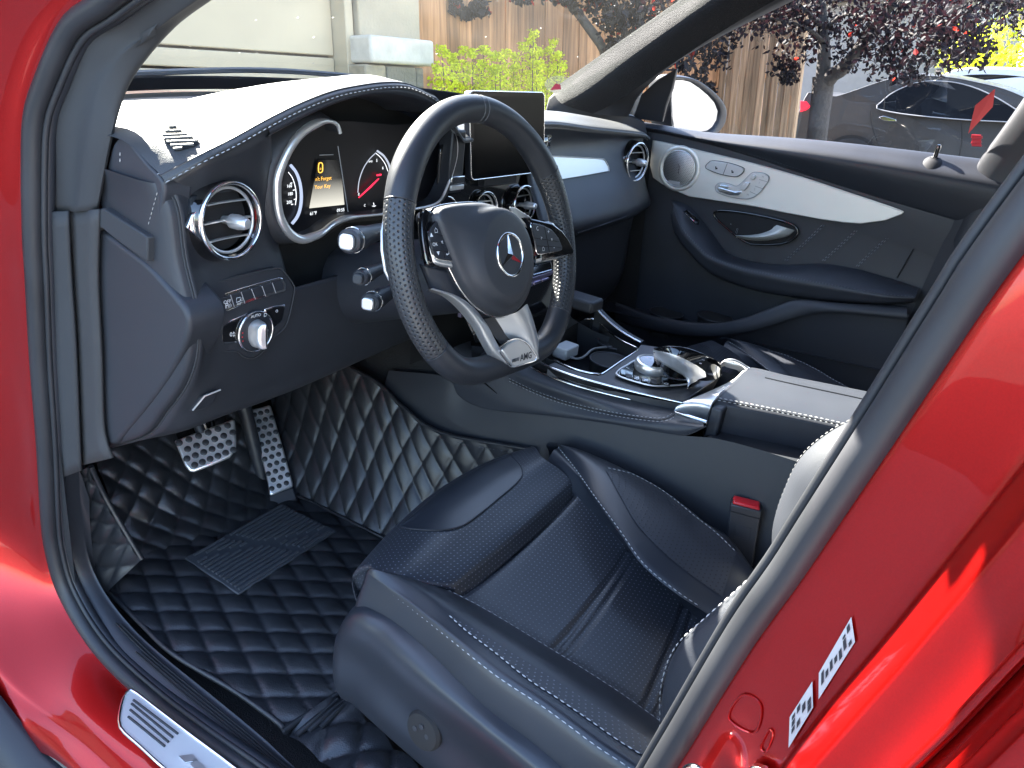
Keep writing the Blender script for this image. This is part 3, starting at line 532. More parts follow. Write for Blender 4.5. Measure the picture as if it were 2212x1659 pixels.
tube('key_symbol', [dl(a, b, YP) for a, b in [(689, 372), (688, 360), (690, 352), (696, 353), (697, 361), (696, 371)]], .0007, amber, cl, seg=6, n=26, closed=True); text('key_symbol', 'o', dl(692.5, 364, YP), ax_, ez, wpx(9), amber, cl)
for sN, a, b in (('160', 625, 402), ('180', 627, 419), ('200', 625, 437)): text('speed_number', sN, dl(a, b, YP), ax_, ez, wpx(9.5), wlit, cl)
def arc(name, pts, r, m): return tube(name, [dl(a, b, YP) for a, b in pts], r, m, cl, seg=6, n=30)
arc('speed_scale', [(623, 372), (632, 385), (638, 405), (640, 425), (638, 443)], .0005, wlit)
arc('speed_glow', [(628, 357), (640, 373), (648, 396), (651, 425), (648, 452), (641, 470), (631, 483)], .0022, mat('pale_lit_ring', (.1, .1, .1), .5, emit=(.55, .65, .9), es=.075))
for a, b in [(631, 395), (637, 410), (639, 430), (633, 441)]: tube('speed_tick', [dl(a-4, b+1, YP), dl(a, b, YP)], .0005, wlit, cl, seg=5)
arc('rev_scale', [(812, 331), (822, 340), (832, 354), (838, 370)], .0005, wlit); arc('rev_ring', [(815, 326), (830, 338), (841, 358), (846, 385)], .0016, glit); arc('rev_rim', [(773, 416), (776, 390), (785, 364), (798, 344), (812, 330)], .0007, glit)
tube('rev_needle', [dl(775, 427, YP-.001), dl(800, 404, YP-.001), dl(818, 386, YP-.001)], [.0008, .0014, .0009], rlit, cl, seg=6)
for sN, a, b, z in (('0', 775, 420, 9.5), ('5', 814, 347, 9.5), ('6', 827, 363, 9.5), ('C', 788, 444, 8)): text('rev_number', sN, dl(a, b, YP), ax_, ez, wpx(z), wlit, cl)
text('dial_lettering', 'AMG', dl(800, 349, YP), ax_, ez, wpx(6), wlit, cl, shear=.2); prism('rev_warning', [dl(a, b, YP) for a, b in [(814, 380.5), (824, 379), (824, 375.5), (814, 377)]], (0, .0004, 0), rlit, cl)
tube('coolant_symbol', [dl(807, 438, YP), dl(808, 444, YP)], .0005, wlit, cl, seg=5); tube('coolant_symbol', [dl(804, 445, YP), dl(808, 446, YP), dl(812, 444, YP)], .0004, wlit, cl, seg=5)
tube('display_frame_line', [dl(730, 316, YP), dl(752, 458, YP)], .0007, pgrey, cl, seg=5); tube('glare_bar', [dl(690, 335, YP), dl(720, 334, YP)], .0006, pgrey, cl, seg=5)
# ------------------------------------------------------------------ light switch panel
lp = part('light_switch_panel', 'black switch panel with round chrome light switch on the knee panel'); YS = .2065
def sw(px, py, o=0): return at(px, py, y=YS-o)
pan = [(446, 622), (453, 615), (520, 595), (598, 579), (610, 583), (626, 602), (635, 617), (636, 631), (624, 687), (614, 709), (600, 722), (586, 733), (576, 750), (562, 766), (546, 775), (526, 771), (510, 759), (474, 759), (466, 745), (462, 711), (452, 660)]
prism('panel', [sw(a, b) for a, b in pan], (0, .012, 0), softp, lp, .0025, 3)
tube('panel_edge', [sw(a, b, .0006) for a, b in pan], .0009, trimgrey, lp, seg=6, n=90, closed=True)
bar = [(465, 645), (468, 640), (474, 637), (540, 617), (604, 599), (612, 601), (619, 616), (619, 626), (616, 630), (545, 651), (478, 678), (474, 678), (469, 663)]
prism('button_bar_frame', [sw(a, b, .002) for a, b in bar], (0, .004, 0), chrome, lp, .001)
bin_ = [(475, 645), (540, 625), (606, 606), (612, 612), (615, 625), (545, 645), (481, 671)]
prism('button_bar', [sw(a, b, .0035) for a, b in bin_], (0, .004, 0), hardp, lp, .0008)
for a, b, c, d in [(498, 637, 506, 662), (521, 631, 529, 655), (543, 624, 552, 646), (566, 618, 574, 640), (588, 611, 596, 633)]:
    tube('button_gap', [sw(a, b, .0038), sw(c, d, .0038)], .0005, pgrey, lp, seg=5)
text('button_print', 'OFF', sw(491, 652, .0042), ax_, ez, .0062, white, lp); text('button_print', 'P', sw(490, 661, .0042), ax_, ez, .0095, white, lp); text('button_print', ')))', sw(496, 660, .0042), ax_, ez, .006, white, lp)
tube('camera_print', [sw(a, b, .0042) for a, b in [(511, 653), (511, 644), (519, 642), (519, 650)]], .0005, white, lp, seg=5, closed=True); tube('camera_print', [sw(a, b, .0042) for a, b in [(519, 648), (523, 643), (523, 650)]], .0005, white, lp, seg=5, closed=True); text('button_print', '360°', sw(517, 656, .0042), ax_, ez, .0042, white, lp)
for nm, pts in [('fog_lamp_button', [(476, 710), (480, 703), (500, 692), (535, 677), (536, 700), (530, 741), (480, 744), (477, 738)]), ('trailer_button', [(572, 668), (595, 661), (617, 658), (618, 664), (612, 692), (606, 699), (588, 715), (570, 712)])]:
    prism(nm+'_frame', [sw(a, b, .002) for a, b in pts], (0, .003, 0), chrome, lp, .0012)
    cx, cy = np.mean(pts, 0); prism(nm, [sw(cx+(a-cx)*.88, cy+(b-cy)*.86, .0032) for a, b in pts], (0, .003, 0), piano, lp, .0008)
text('button_print', '0‡', sw(502, 722, .0036), ax_, ez, .008, white, lp); text('button_print', 'o', sw(598, 671, .0036), ax_, ez, .008, white, lp)
ks = sw(551, 716, .003); kr = 47*.985/FPX*np.dot(ks-CAM, _f); kax = (.02, -1, .02)
lathe('switch_base', [(kr*.98, -.004), (kr*.99, .001), (kr*.90, .0025), (kr*.6, .003), (0, .003)], ks, kax, hardp, lp, 44)
ring('switch_ring', ks+V3((0, -.002, 0)), kax, kr*.97, .0014, chrome, lp, 56, 8)
kf = [(-.30, -.62), (-.46, -.3), (-.48, .1), (-.40, .42), (-.14, .60), (.16, .60), (.30, .42), (.34, .0), (.30, -.4), (.14, -.66), (-.1, -.7)]
kk = [ks+V3((a*kr, -.003, b*kr)) for a, b in kf]; kt = [ks+V3((a*kr*.55-.001, -.019, b*kr*.96)) for a, b in kf]
loft('switch_knob', [kk, [(p*.5+q*.5)+V3((0, -.003, 0)) for p, q in zip(kk, kt)], kt, [ks+V3((a*kr*.10, -.022, b*kr*.9)) for a, b in kf]], satin, lp, nu=44, sub=4, closed=True)
text('switch_print', 'AUTO', ks+V3((-.03*kr, -.0036, .82*kr)), ax_, ez, .0055, white, lp); text('switch_print', 'D', ks+V3((.5*kr, -.0036, .74*kr)), ax_, ez, .0075, white, lp); text('switch_print', '=', ks+V3((.62*kr, -.0036, -.05*kr)), ez, -ax_, .006, white, lp)
for a, b in ((-.78, .15), (-.8, -.05), (-.78, -.25)): prism('switch_mark', [ks+V3((a*kr+u*.0008, -.0034, b*kr+v*.0008)) for u, v in ((-1, -1), (1, -1), (1, 1), (-1, 1))], (0, .0003, 0), redbtn, lp)
# ------------------------------------------------------------------ centre display
cs = part('centre_display', 'tablet-like centre screen, dark, with thin bright rim'); TL, TR, BL, BR = map(V3, [(-.118, .256, 1.207), (.110, .256, 1.207), (-.118, .236, 1.066), (.110, .236, 1.066)])
sex, sey = unit(TR-TL), unit(TL-BL); sn_ = np.cross(sex, sey); SW, SH = np.linalg.norm(TR-TL), np.linalg.norm(TL-BL)
def sc(u, v, w=0): return BL+sex*u*SW+sey*v*SH+sn_*w
def rrect(u0, v0, u1, v1, r, w, n=6):
    P = []
    for (cx, cy), a0 in (((u1-r/SW, v1-r/SH), 0), ((u0+r/SW, v1-r/SH), 90), ((u0+r/SW, v0+r/SH), 180), ((u1-r/SW, v0+r/SH), 270)):
        for k in range(n+1): a = rad(a0+90*k/n); P.append(sc(cx+r/SW*math.cos(a), cy+r/SH*math.sin(a), w))
    return P
prism('screen_body', rrect(0, 0, 1, 1, .010, -.013), sn_*.013, hardp, cs, .002, 3)
tube('screen_rim', rrect(.003, .004, .997, .996, .0095, .0005), .0011, chrome, cs, seg=8, closed=True)
raw('screen_glass', rrect(.006, .008, .994, .992, .009, .0012), [tuple(range(28))], glossblk, cs, False)
raw('display_area', rrect(.05, .07, .95, .94, .003, .0016), [tuple(range(28))], mat('dark_display', (.006, .006, .006), .2, spec=.03), cs, False)
box('screen_bracket', sc(.5, .03, -.035), (.10, .04, .04), hardp, dash, .004)
# centre stack below the screen
lab(loft('centre_stack', [[(-.19, .25, 1.125), (0, .285, 1.13), (.19, .28, 1.125)], [(-.185, .255, 1.05), (0, .275, 1.05), (.185, .275, 1.05)], [(-.18, .25, .96), (0, .262, .95), (.18, .255, .95)], [(-.17, .225, .90), (0, .23, .89), (.17, .225, .89)], [(-.15, .17, .80), (0, .17, .79), (.15, .17, .79)]], piano, dash, nu=24, sub=5, thick=.003), 'gloss black centre stack')
tube('stack_trim_line', [(-.185, .247, 1.0), (-.19, .247, .96), (-.178, .24, .92)], .0012, chrome, dash, seg=6, n=12)
box('cluster_side_block', (-.165, .245, 1.10), (.035, .03, .10), hardp, dash, .004); box('cluster_side_strip', (-.165, .228, 1.072), (.034, .004, .012), chrome, dash, .001); box('cluster_side_strip', (-.165, .228, 1.06), (.034, .004, .008), satin, dash, .001)
cp = part('climate_panel', 'strip of climate buttons, pink and green reflections painted into its colour')
reflsatin = bpy.data.materials.new('painted_reflection_satin'); reflsatin.use_nodes = True; t = reflsatin.node_tree; b = t.nodes['Principled BSDF']; b.inputs['Base Color'].default_value = (.36, .30, .42, 1); b.inputs['Metallic'].default_value = .7; b.inputs['Roughness'].default_value = .3; b.inputs['Thin Film Thickness'].default_value = 420; b.inputs['Thin Film IOR'].default_value = 1.5  # purple base and thin film put the panel's reflections into its colour
box('upper_strip', (0, .224, .912), (.30, .006, .034), mat('dark_teal_satin', (.06, .08, .09), .3, .6), cp, .001); box('bright_line', (0, .219, .893), (.30, .006, .0025), chrome, cp); box('bright_line', (0, .217, .888), (.30, .006, .002), chrome, cp); box('bright_line', (0, .212, .871), (.30, .006, .002), chrome, cp)
box('button_strip', (0, .211, .852), (.30, .008, .034), reflsatin, cp, .001)
for k in range(9): box('button', (-.12+k*.03, .206, .851), (.027, .004, .018), reflsatin, cp, .0015)
# ------------------------------------------------------------------ passenger side of the dashboard
pe = [(.10, .272, 1.145)]+[tuple(p+V3((0, .003, -.006))) for p in cr(E2, 6)]
XP = [.10, .22, .34, .46, .57, .66]
prw = [[p+V3((0, .004, -.005)) for p in cr(EDGE, 240) if p[0] > .06]]
for z, ys in [(1.10, (.285, .285, .285, .285, .29, .30)), (1.04, (.262, .262, .263, .266, .275, .29)), (.99, (.235, .233, .232, .235, .25, .27)), (.95, (.222, .215, .213, .217, .232, .25)), (.925, (.24, .232, .23, .235, .25, .27)), (.90, (.27, .265, .265, .27, .28, .29)), (.72, (.30, .30, .30, .30, .30, .30)), (.60, (.40, .40, .40, .40, .40, .40))]:
    prw.append([(x, y, z) for x, y in zip(XP, ys)])
pf = lab(loft('passenger_fascia', prw, leather, dash, nu=36, sub=6, thick=.003), 'black leather fascia in front of the passenger seat'); bpf = bvh(pf)
strip = hits(bpf, [(1186, 338), (1240, 341), (1290, 344), (1300, 347), (1308, 362), (1309, 372), (1262, 381), (1212, 389), (1190, 392)], .007)
if len(strip) > 5: prism('trim_strip', strip, (0, .004, 0), alu, dash, .001); tube('trim_strip_edge', [p+V3((0, -.001, 0)) for p in strip[:6]], .0011, satin, dash, seg=6, n=30)
tube('fascia_seam', hits(bpf, [(1245, 500), (1300, 483), (1350, 466), (1402, 450)], .004), .0011, hardp, dash, seg=5)
# ================================================================== STEERING WHEEL
sw_ = part('steering_wheel', 'flat-bottomed black leather steering wheel with silver spokes')
WC = V3((-.372, 0, 1.043)); _t = rad(18.65); _q = rad(3.)
_a1, _a2 = V3((1, 0, 0)), V3((0, math.sin(_t), math.cos(_t)))
WU = _a1*math.cos(_q)-_a2*math.sin(_q); WV = _a1*math.sin(_q)+_a2*math.cos(_q); WN = np.cross(WU, WV)
def W(u, v, w=0): return WC+WU*u+WV*v+WN*w
def wuv(px, py, w=0):
    p = atp(px, py, WC+WN*w, WN)-WC; return float(np.dot(p, WU)), float(np.dot(p, WV))
def wp(px, py, w=0): return W(*wuv(px, py, w), w)
RR = .1735
def rimpt(a):
    u, v = RR*math.cos(a), RR*math.sin(a); k = 110.; v = math.log(math.exp(k*v)+math.exp(k*-.151))/k
    return W(u*(1+.02*max(0, -math.sin(a))), v, 0)
def rr_(a): return .0168+.0020*math.exp(-((math.degrees(a)-35)/18)**2)+.0020*math.exp(-((math.degrees(a)-145)/18)**2)+.0006*max(0, -math.sin(a))
def rim(name, d0, d1, m, lbl=None):
    A = [rad(x) for x in np.linspace(d0, d1, max(8, int(abs(d1-d0)/2.2)))]; P = np.array([rimpt(a) for a in A])
    o = tube(name, P, [rr_(a % (2*math.pi)) for a in A], m, sw_, seg=28, up=WN, cap=True, ang=60)
    if lbl: lab(o, lbl)
    return o
LT, LB, RT, RB = 158, 218, 33, -38
rim('rim_top', RT, LT, rimleather, 'smooth leather upper arc of the wheel rim'); rim('grip', LT+.35, LB-.35, gripperf, 'perforated leather left grip of the rim'); rim('grip', RB+.35, RT-.35, gripperf, 'perforated leather right grip of the rim'); rim('rim_bottom', LB, 360+RB, rimleather, 'flat smooth leather bottom of the rim')
for d in (LT, LB, RT, RB, 87.3, 90.2):
    a = rad(d); t_ = unit(rimpt(a+.01)-rimpt(a-.01)); ring('rim_seam', rimpt(a), t_, rr_(a % (2*math.pi))-.0003, .0007, dthread if d > 80 and d < 95 else hardp, sw_, 32, 6)
# airbag cover
PAD = [(947, 466), (950, 455), (958, 447), (985, 440), (1015, 437), (1045, 436), (1075, 442), (1105, 460), (1133, 488), (1149, 524), (1157, 564), (1155, 604), (1143, 644), (1125, 670), (1101, 683), (1075, 678), (1045, 659), (1015, 624), (995, 586), (978, 548), (962, 508)]
cu, cv = wuv(1100, 551, .046); pado = [wuv(a, b, .03) for a, b in PAD]
pc = np.array([(*p, 0) for p in pado]); pc = cr(pc, 72, True)[:, :2]; ang_ = np.arctan2(pc[:, 1]-cv, pc[:, 0]-cu); d_ = pc-np.array([cu, cv])
def pring(s, w): return [W(cu+d_[i][0]*s, cv+d_[i][1]*s, w) for i in range(72)]
def pcirc(r, w): return [W(cu+r*math.cos(a), cv+r*math.sin(a), w) for a in ang_]
def pmix(s, r, t, w): return [W(*(np.array([cu+d_[i][0]*s, cv+d_[i][1]*s])*(1-t)+np.array([cu+r*math.cos(ang_[i]), cv+r*math.sin(ang_[i])])*t), w) for i in range(72)]
padm = mat('grained_airbag_vinyl', (.034, .0355, .041), .5, bump=.35, bscale=1500, bdist=.0005)
G = crv([pring(1.0, -.005), pring(1.0, .018), pring(.985, .0255), pring(.95, .0295), pmix(.86, .070, .25, .0335), pmix(.75, .062, .7, .0400), pcirc(.053, .0445), pcirc(.046, .0462), pcirc(.02, .0475), pcirc(.001, .0478)], 4)
lab(gridm('airbag_cover', G, padm, sw_, cu=True, ang=80), 'domed black airbag cover'); 
tube('cover_edge_trim', pring(1.012, .016), .0013, chrome, sw_, seg=8, closed=True)
# three-pointed star in its ring
ER = np.linalg.norm(np.array(wuv(1100, 504.5, .048))-np.array([cu, cv])); ec = W(cu, cv, .0478)
ring('emblem_ring', ec, WN, ER, .0021, chrome, sw_, 56, 10, up=WV)
for k in range(3):
    a = rad(90+120*k); dv = WU*math.cos(a)+WV*math.sin(a); sv = -WU*math.sin(a)+WV*math.cos(a); tip = ec+dv*ER; b0 = ec+sv*ER*.17+dv*ER*.10; b1 = ec-sv*ER*.17+dv*ER*.10; top_ = ec+WN*.0042
    raw('emblem_arm', [tip, b0, ec-dv*.001, b1, top_, tip+WN*.0012], [(0, 5, 4, 1), (5, 0, 3, 4), (1, 4, 2), (4, 3, 2), (0, 1, 2, 3)], chrome, sw_, False)
# switch pods
def pod(lbl, plate, face, seps, base_w, marks, pm=None):
    pr = prism('switch_pod', [wp(a, b, base_w) for a, b in plate], WN*.010, pm or satin, sw_, .003, 3); lab(pr, lbl)
    prism('switch_face', [wp(a, b, base_w+.0105) for a, b in face], WN*.0022, hardp, sw_, .0012, 3)
    tube('switch_face_rim', [wp(a, b, base_w+.0115) for a, b in face], .0007, chrome, sw_, seg=6, n=50, closed=True)
    for a, b, c, d in seps: tube('switch_gap', [wp(a, b, base_w+.0128), wp(c, d, base_w+.0128)], .0005, shade, sw_, seg=5)
    for s, a, b, z in marks: text('switch_symbol', s, wp(a, b, base_w+.0131), WU, WV, z, white, sw_)
pod('satin silver switch pod on the left spoke', [(948, 462), (936, 470), (920, 492), (913, 512), (918, 545), (925, 570), (935, 574), (985, 583), (998, 580), (985, 552), (965, 510), (950, 476)],
    [(946, 476), (938, 480), (928, 494), (924, 508), (928, 528), (934, 550), (944, 559), (976, 564), (984, 560), (972, 532), (957, 500)], [(929, 523, 969, 525), (934, 540, 978, 545), (941, 505, 966, 512), (953, 524, 962, 562)], .012,
    [('▲', 932, 508, .006), ('⌂', 942, 498, .008), ('OK', 940, 528, .006), ('×', 955, 524, .008), ('▼', 947, 548, .006), ('↵', 967, 549, .007)])
pod('gloss black switch pod with a silver lower edge on the right spoke', [(1122, 470), (1140, 474), (1180, 483), (1203, 500), (1218, 522), (1228, 544), (1226, 549), (1195, 556), (1157, 566), (1156, 530), (1145, 498)],
    [(1146, 486), (1150, 483), (1172, 488), (1190, 497), (1204, 514), (1212, 533), (1212, 540), (1200, 544), (1166, 549), (1159, 545), (1153, 515)], [(1176, 489, 1187, 545), (1154, 514, 1208, 522), (1160, 531, 1212, 534)], .012,
    [('C', 1161, 494, .008), ('+', 1185, 501, .009), ('≥', 1170, 514, .007), ('¤', 1192, 518, .007), ('⌂', 1174, 538, .008), ('-', 1197, 534, .009)], piano)
loft('pod_edge_trim', [[wp(a, b, .022) for a, b in [(1158, 560), (1195, 551), (1227, 543)]], [wp(a, b, .020) for a, b in [(1157, 567), (1195, 558), (1227, 550)]], [wp(a, b, .010) for a, b in [(1157, 570), (1195, 561), (1226, 552)]]], satin, sw_, nu=16, sub=3)
lab(loft('spoke_arm', [[wp(a, b, .012) for a, b in [(905, 452), (903, 500), (910, 560)]], [wp(a, b, .02) for a, b in [(918, 452), (915, 505), (925, 570)]], [wp(a, b, .018) for a, b in [(950, 462), (940, 510), (950, 575)]]], piano, sw_, nu=14, sub=4, thick=.01), 'gloss black left spoke')
loft('spoke_arm', [[wp(a, b, .012) for a, b in [(1140, 470), (1160, 520), (1158, 560)]], [wp(a, b, .018) for a, b in [(1185, 478), (1210, 510), (1225, 545)]], [wp(a, b, .006) for a, b in [(1205, 478), (1226, 510), (1238, 548)]]], piano, sw_, nu=14, sub=4, thick=.01)
loft('spoke_back', [[wp(a, b, .000) for a, b in [(912, 572), (922, 600), (934, 630)]], [wp(a, b, .010) for a, b in [(960, 584), (968, 612), (985, 645)]], [wp(a, b, .008) for a, b in [(1000, 586), (1015, 628), (1050, 670)]]], hardp, sw_, nu=14, sub=4, thick=.01)
# silver lower spokes and badge
A_ = [(922, 627), (955, 640), (988, 668), (1020, 708), (1042, 748), (1062, 778), (1097, 792)]; B_ = [(936, 622), (985, 638), (1022, 664), (1050, 700), (1066, 730), (1078, 752), (1104, 793)]
lab(loft('lower_spoke', [[wp(a, b, .002) for a, b in A_], [wp((a+c)/2, (b+d)/2, .018) for (a, b), (c, d) in zip(A_, B_)], [wp(a, b, .016) for a, b in B_], [wp(a+3, b+3, .002) for a, b in B_]], satin, sw_, nu=30, sub=5, ang=60), 'curved satin silver left lower spoke')
A_ = [(1068, 684), (1082, 706), (1096, 728), (1112, 740), (1140, 752)]; B_ = [(1112, 676), (1124, 694), (1134, 716), (1140, 735), (1152, 760)]; C_ = [(1136, 658), (1146, 684), (1155, 716), (1161, 745), (1163, 775)]
lab(loft('lower_spoke', [[wp(a, b, .004) for a, b in A_], [wp(a, b, .016) for a, b in B_], [wp(a, b, .018) for a, b in C_], [wp(a+4, b, .004) for a, b in C_]], satin, sw_, nu=24, sub=5, ang=60), 'broad satin silver right lower spoke')
BD = [(1078, 756), (1090, 742), (1107, 733), (1122, 733), (1137, 741), (1150, 758), (1159, 776), (1136, 785), (1104, 793), (1092, 778)]
bdp = prism('badge_plate', [wp(a, b, .016) for a, b in BD], WN*.005, satin, sw_, .002, 3); lab(bdp, 'lettered silver badge at the foot of the wheel')
tube('badge_rim', [wp(a, b, .021) for a, b in BD], .0009, chrome, sw_, seg=6, n=40, closed=True)
bx_ = unit(wp(1150, 765, .0215)-wp(1104, 778, .0215))
text('badge_lettering', 'AMG', wp(1136, 770.5, .0214), bx_, WV, .0125, hardp, sw_, bold=.015, shear=.15)
for k in range(5):
    a, b = 1107.5+k*3.1, 779.2-k*.9; prism('badge_bar', [wp(a+p, b+q, .0213) for p, q in ((-1.1+k*.1, 4), (.9-k*.18, 3.5), (1.9-k*.18, -4), (-.1+k*.1, -3.6))], WN*.0003, hardp, sw_)
raw('spoke_window', [wp(a, b, .004) for a, b in [(1040, 690), (1070, 684), (1100, 732), (1082, 745)]], [(0, 1, 2, 3)], consoleg, sw_, False)
# shift paddles and column
prism('shift_paddle', [wp(a, b, -.022) for a, b in [(836, 448), (826, 470), (820, 500), (820, 540), (827, 585), (838, 608), (856, 600), (880, 540), (870, 470), (850, 445)]], WN*.004, satin, sw_, .0015, 2)
prism('shift_paddle', [wp(a, b, -.022) for a, b in [(1098, 447), (1112, 450), (1140, 468), (1150, 478), (1160, 500), (1130, 490), (1108, 470)]], WN*.004, satin, sw_, .0015, 2)
lathe('column_shroud', [(.042, .0), (.050, -.02), (.053, -.09), (.056, -.17), (.06, -.26)], WC-WN*.012-WV*.030, WN, hardp, sw_, 36)
# stalks on the left of the column
def stalk(px, py, r, L, lbl, lit, yb):
    s = part('column_stalk', lbl); c = at(px, py, y=yb); ax = unit((-.93, -.34, .06))
    lathe('stalk_arm', [(r*.62, -L), (r*.8, -L*.5), (r*.98, -L*.3), (r, -.010), (r*.97, -.002), (r*.8, 0)], c, ax, hardp, s, 28)
    ring('stalk_ring', c-ax*.012, ax, r*1.0, .0007, chrome, s, 36, 6)
    e2 = unit(V3((0, 0, 1))-ax*ax[2]); e1 = np.cross(e2, ax); sq = []
    for k in range(24):
        t = k/24*2*math.pi; q_ = (abs(math.cos(t))**4+abs(math.sin(t))**4)**-.25; sq.append(c+(e1*math.cos(t)+e2*math.sin(t))*q_*r*.62+ax*.0006)
    prism('stalk_button', sq, ax*.006, satin if lit else trimgrey, s, .002, 3)
    text('stalk_print', '◊', c-ax*.016+e1*-.2*r+V3((.0, -r*1.0, .0)), -ax, e2, .008, white, s)
    return s
stalk(752, 522, .0145, .10, 'wiper stalk with a bright square end button left of the wheel', True, .06)
stalk(776, 601, .010, .08, 'dark cruise control stalk below the wiper stalk', False, .06)
stalk(797, 655, .0125, .10, 'short steering adjustment stalk, lowest of the three', True, .07)
# ================================================================== CENTRE CONSOLE
con = part('centre_console', 'centre console between the front seats')
ZC = .79
def cz(px, py, z=ZC): return at(px, py, z=z)
# top plate: driver-side edge, passenger-side edge
T0 = [cz(1140, 762, .80), cz(1183, 789), cz(1250, 812), cz(1330, 834), cz(1405, 852), cz(1474, 868)]
T1 = [V3((.115, .16, .80)), V3((.12, .06, ZC)), V3((.125, -.02, ZC)), V3((.125, -.09, ZC)), V3((.122, -.15, ZC)), V3((.12, -.21, ZC))]
tray = [cz(a, b) for a, b in [(1180, 768), (1199, 779), (1234, 795), (1265, 804), (1292, 808), (1303, 806), (1340, 781), (1374, 759), (1377, 753), (1366, 747), (1345, 737), (1325, 724), (1305, 706), (1285, 690), (1262, 690), (1215, 720)]]
deck = mat('satin_graphite_deck', (.085, .085, .09), .36, .55, bump=.05, bscale=1200, bdist=.0002, var=.08)
D1 = [cz(1199, 782), cz(1234, 799), cz(1292, 812), cz(1305, 808), cz(1375, 762), cz(1381, 752)]
# deck built round the open tray as three strips
dk = [cz(1183, 789), cz(1215, 801), cz(1250, 812), cz(1330, 834), cz(1405, 852), cz(1474, 868)]
raw_top = [cz(1183, 789), cz(1250, 812), cz(1330, 834), cz(1405, 852), cz(1476, 868), cz(1545, 820), cz(1560, 795), cz(1548, 782), cz(1500, 768), cz(1440, 752), cz(1385, 744), cz(1377, 753), cz(1374, 760), cz(1340, 783), cz(1304, 808), cz(1292, 811), cz(1265, 807), cz(1234, 798), cz(1199, 782)]
lab(prism('console_deck', raw_top, (0, 0, -.02), deck, con, .0015), 'satin graphite deck of the console')
lab(tube('tray_trim', tray[1:15], .0017, chrome, con, seg=8, n=90), 'thin bright trim round the open tray')
rimt = [V3(p) for p in tray]
loft('tray_wall', [rimt, [p+V3((0, 0, -.04)) for p in rimt], [p*.96+np.mean(rimt, 0)*.04+V3((0, 0, -.075)) for p in rimt]], shade, con, nu=50, sub=3, closed=True)
raw('tray_floor', [p*.95+np.mean(rimt, 0)*.05+V3((0, 0, -.072)) for p in rimt], [tuple(range(len(rimt)))], rubber, con, False)
for px, py, r in ((1318, 778, .038), (1330, 740, .036)):
    c = cz(px, py, .768); lathe('cup_holder', [(r, 0), (r*.98, -.002), (r*.95, -.04), (r*.9, -.06), (0, -.061)], c, (0, 0, 1), shade, con, 32); ring('cup_holder_rim', c, (0, 0, 1), r, .0018, hardp, con, 36, 6)
# bright lines and gloss band along the driver side
ln1 = [cz(1150, 772), cz(1183, 791), cz(1250, 815), cz(1330, 837), cz(1405, 855), cz(1474, 870)]; ln2 = [at(a, b, z=.772) for a, b in [(1130, 780), (1163, 802), (1230, 829), (1310, 851), (1390, 869), (1462, 884)]]
tube('deck_trim_line', cr(ln1, 40), .0019, chrome, con, seg=8); tube('deck_trim_line', cr(ln2, 40), .0019, chrome, con, seg=8)
loft('gloss_band', [[p+V3((.002, 0, 0)) for p in ln1], [p+V3((.003, 0, 0)) for p in ln2]], piano, con, nu=30, sub=3)
# leather flank, its stitched seam, and the lower side panel
fA = [at(a, b, z=.772) for a, b in [(1020, 735), (1090, 765), (1163, 804), (1230, 831), (1310, 853), (1390, 871), (1462, 886), (1500, 900), (1526, 912)]]
fB = [at(a, b, x=-.132) for a, b in [(960, 770), (1060, 800), (1120, 833), (1190, 860), (1270, 883), (1350, 899), (1426, 908), (1470, 912), (1520, 918)]]
fC = [at(a, b, x=-.138) for a, b in [(962, 815), (985, 850), (1016, 873), (1068, 887), (1180, 899), (1300, 914), (1400, 931), (1474, 940), (1526, 920)]]
fl_ = lab(loft('leather_flank', [fA, [(a+b)/2+V3((-.010, 0, .006)) for a, b in zip(fA, fB)], fB, [(a+b)/2+V3((-.004, 0, 0)) for a, b in zip(fB, fC)], fC], leather, con, nu=60, sub=5), 'padded leather flank of the console'); bfl = bvh(fl_)
for L in ([(1100, 817), (1150, 841), (1190, 856), (1234, 870), (1318, 889), (1390, 901), (1426, 904), (1445, 899), (1454, 892)], [(1100, 823), (1150, 847), (1190, 863), (1234, 877), (1318, 897), (1390, 908), (1426, 911), (1448, 907), (1460, 899)]):
    stitch('flank_stitching', hits(bfl, L, .0012), dthread if False else thread, con, .0045, .0028, .00055)
tube('flank_seam', hits(bfl, [(1100, 820), (1150, 844), (1190, 860), (1234, 873.5), (1318, 893), (1390, 904.5), (1426, 907.5), (1446, 903), (1457, 896)], .0002), .0010, shade, con, seg=6, n=50)
lA = [at(a, b, x=-.140) for a, b in [(840, 800), (962, 814), (985, 849), (1016, 872), (1068, 886), (1180, 898), (1300, 913), (1400, 930), (1474, 941), (1560, 950), (1700, 990), (1900, 1060)]]
lB = [p*V3((0, 1, 0))+V3((-.155, .0, .60)) for p in lA]; lC = [p*V3((0, 1, 0))+V3((-.16, .0, .40)) for p in lA]
lab(loft('console_side', [lA, [(a+b)/2+V3((-.004, 0, 0)) for a, b in zip(lA, lB)], lB, lC], softp, con, nu=50, sub=5), 'dark plastic side of the console')
tube('flank_edge', cr(fC, 60)+V3((-.001, 0, 0)), .0014, hardp, con, seg=6)
kp = [(-.135, .32, .36), (-.135, .30, .62), (-.145, .22, .78)]
loft('tunnel_side', [[(-.13, .62, .36), (-.125, .60, .55), (-.12, .50, .74), (-.11, .40, .80)], [(-.13, .38, .36), (-.125, .40, .52), (-.12, .40, .66), (-.11, .34, .78)], [(-.13, .05, .36), (-.125, .05, .50), (-.12, .05, .62), (-.11, .10, .66)]], carpet, con, nu=16, sub=4)
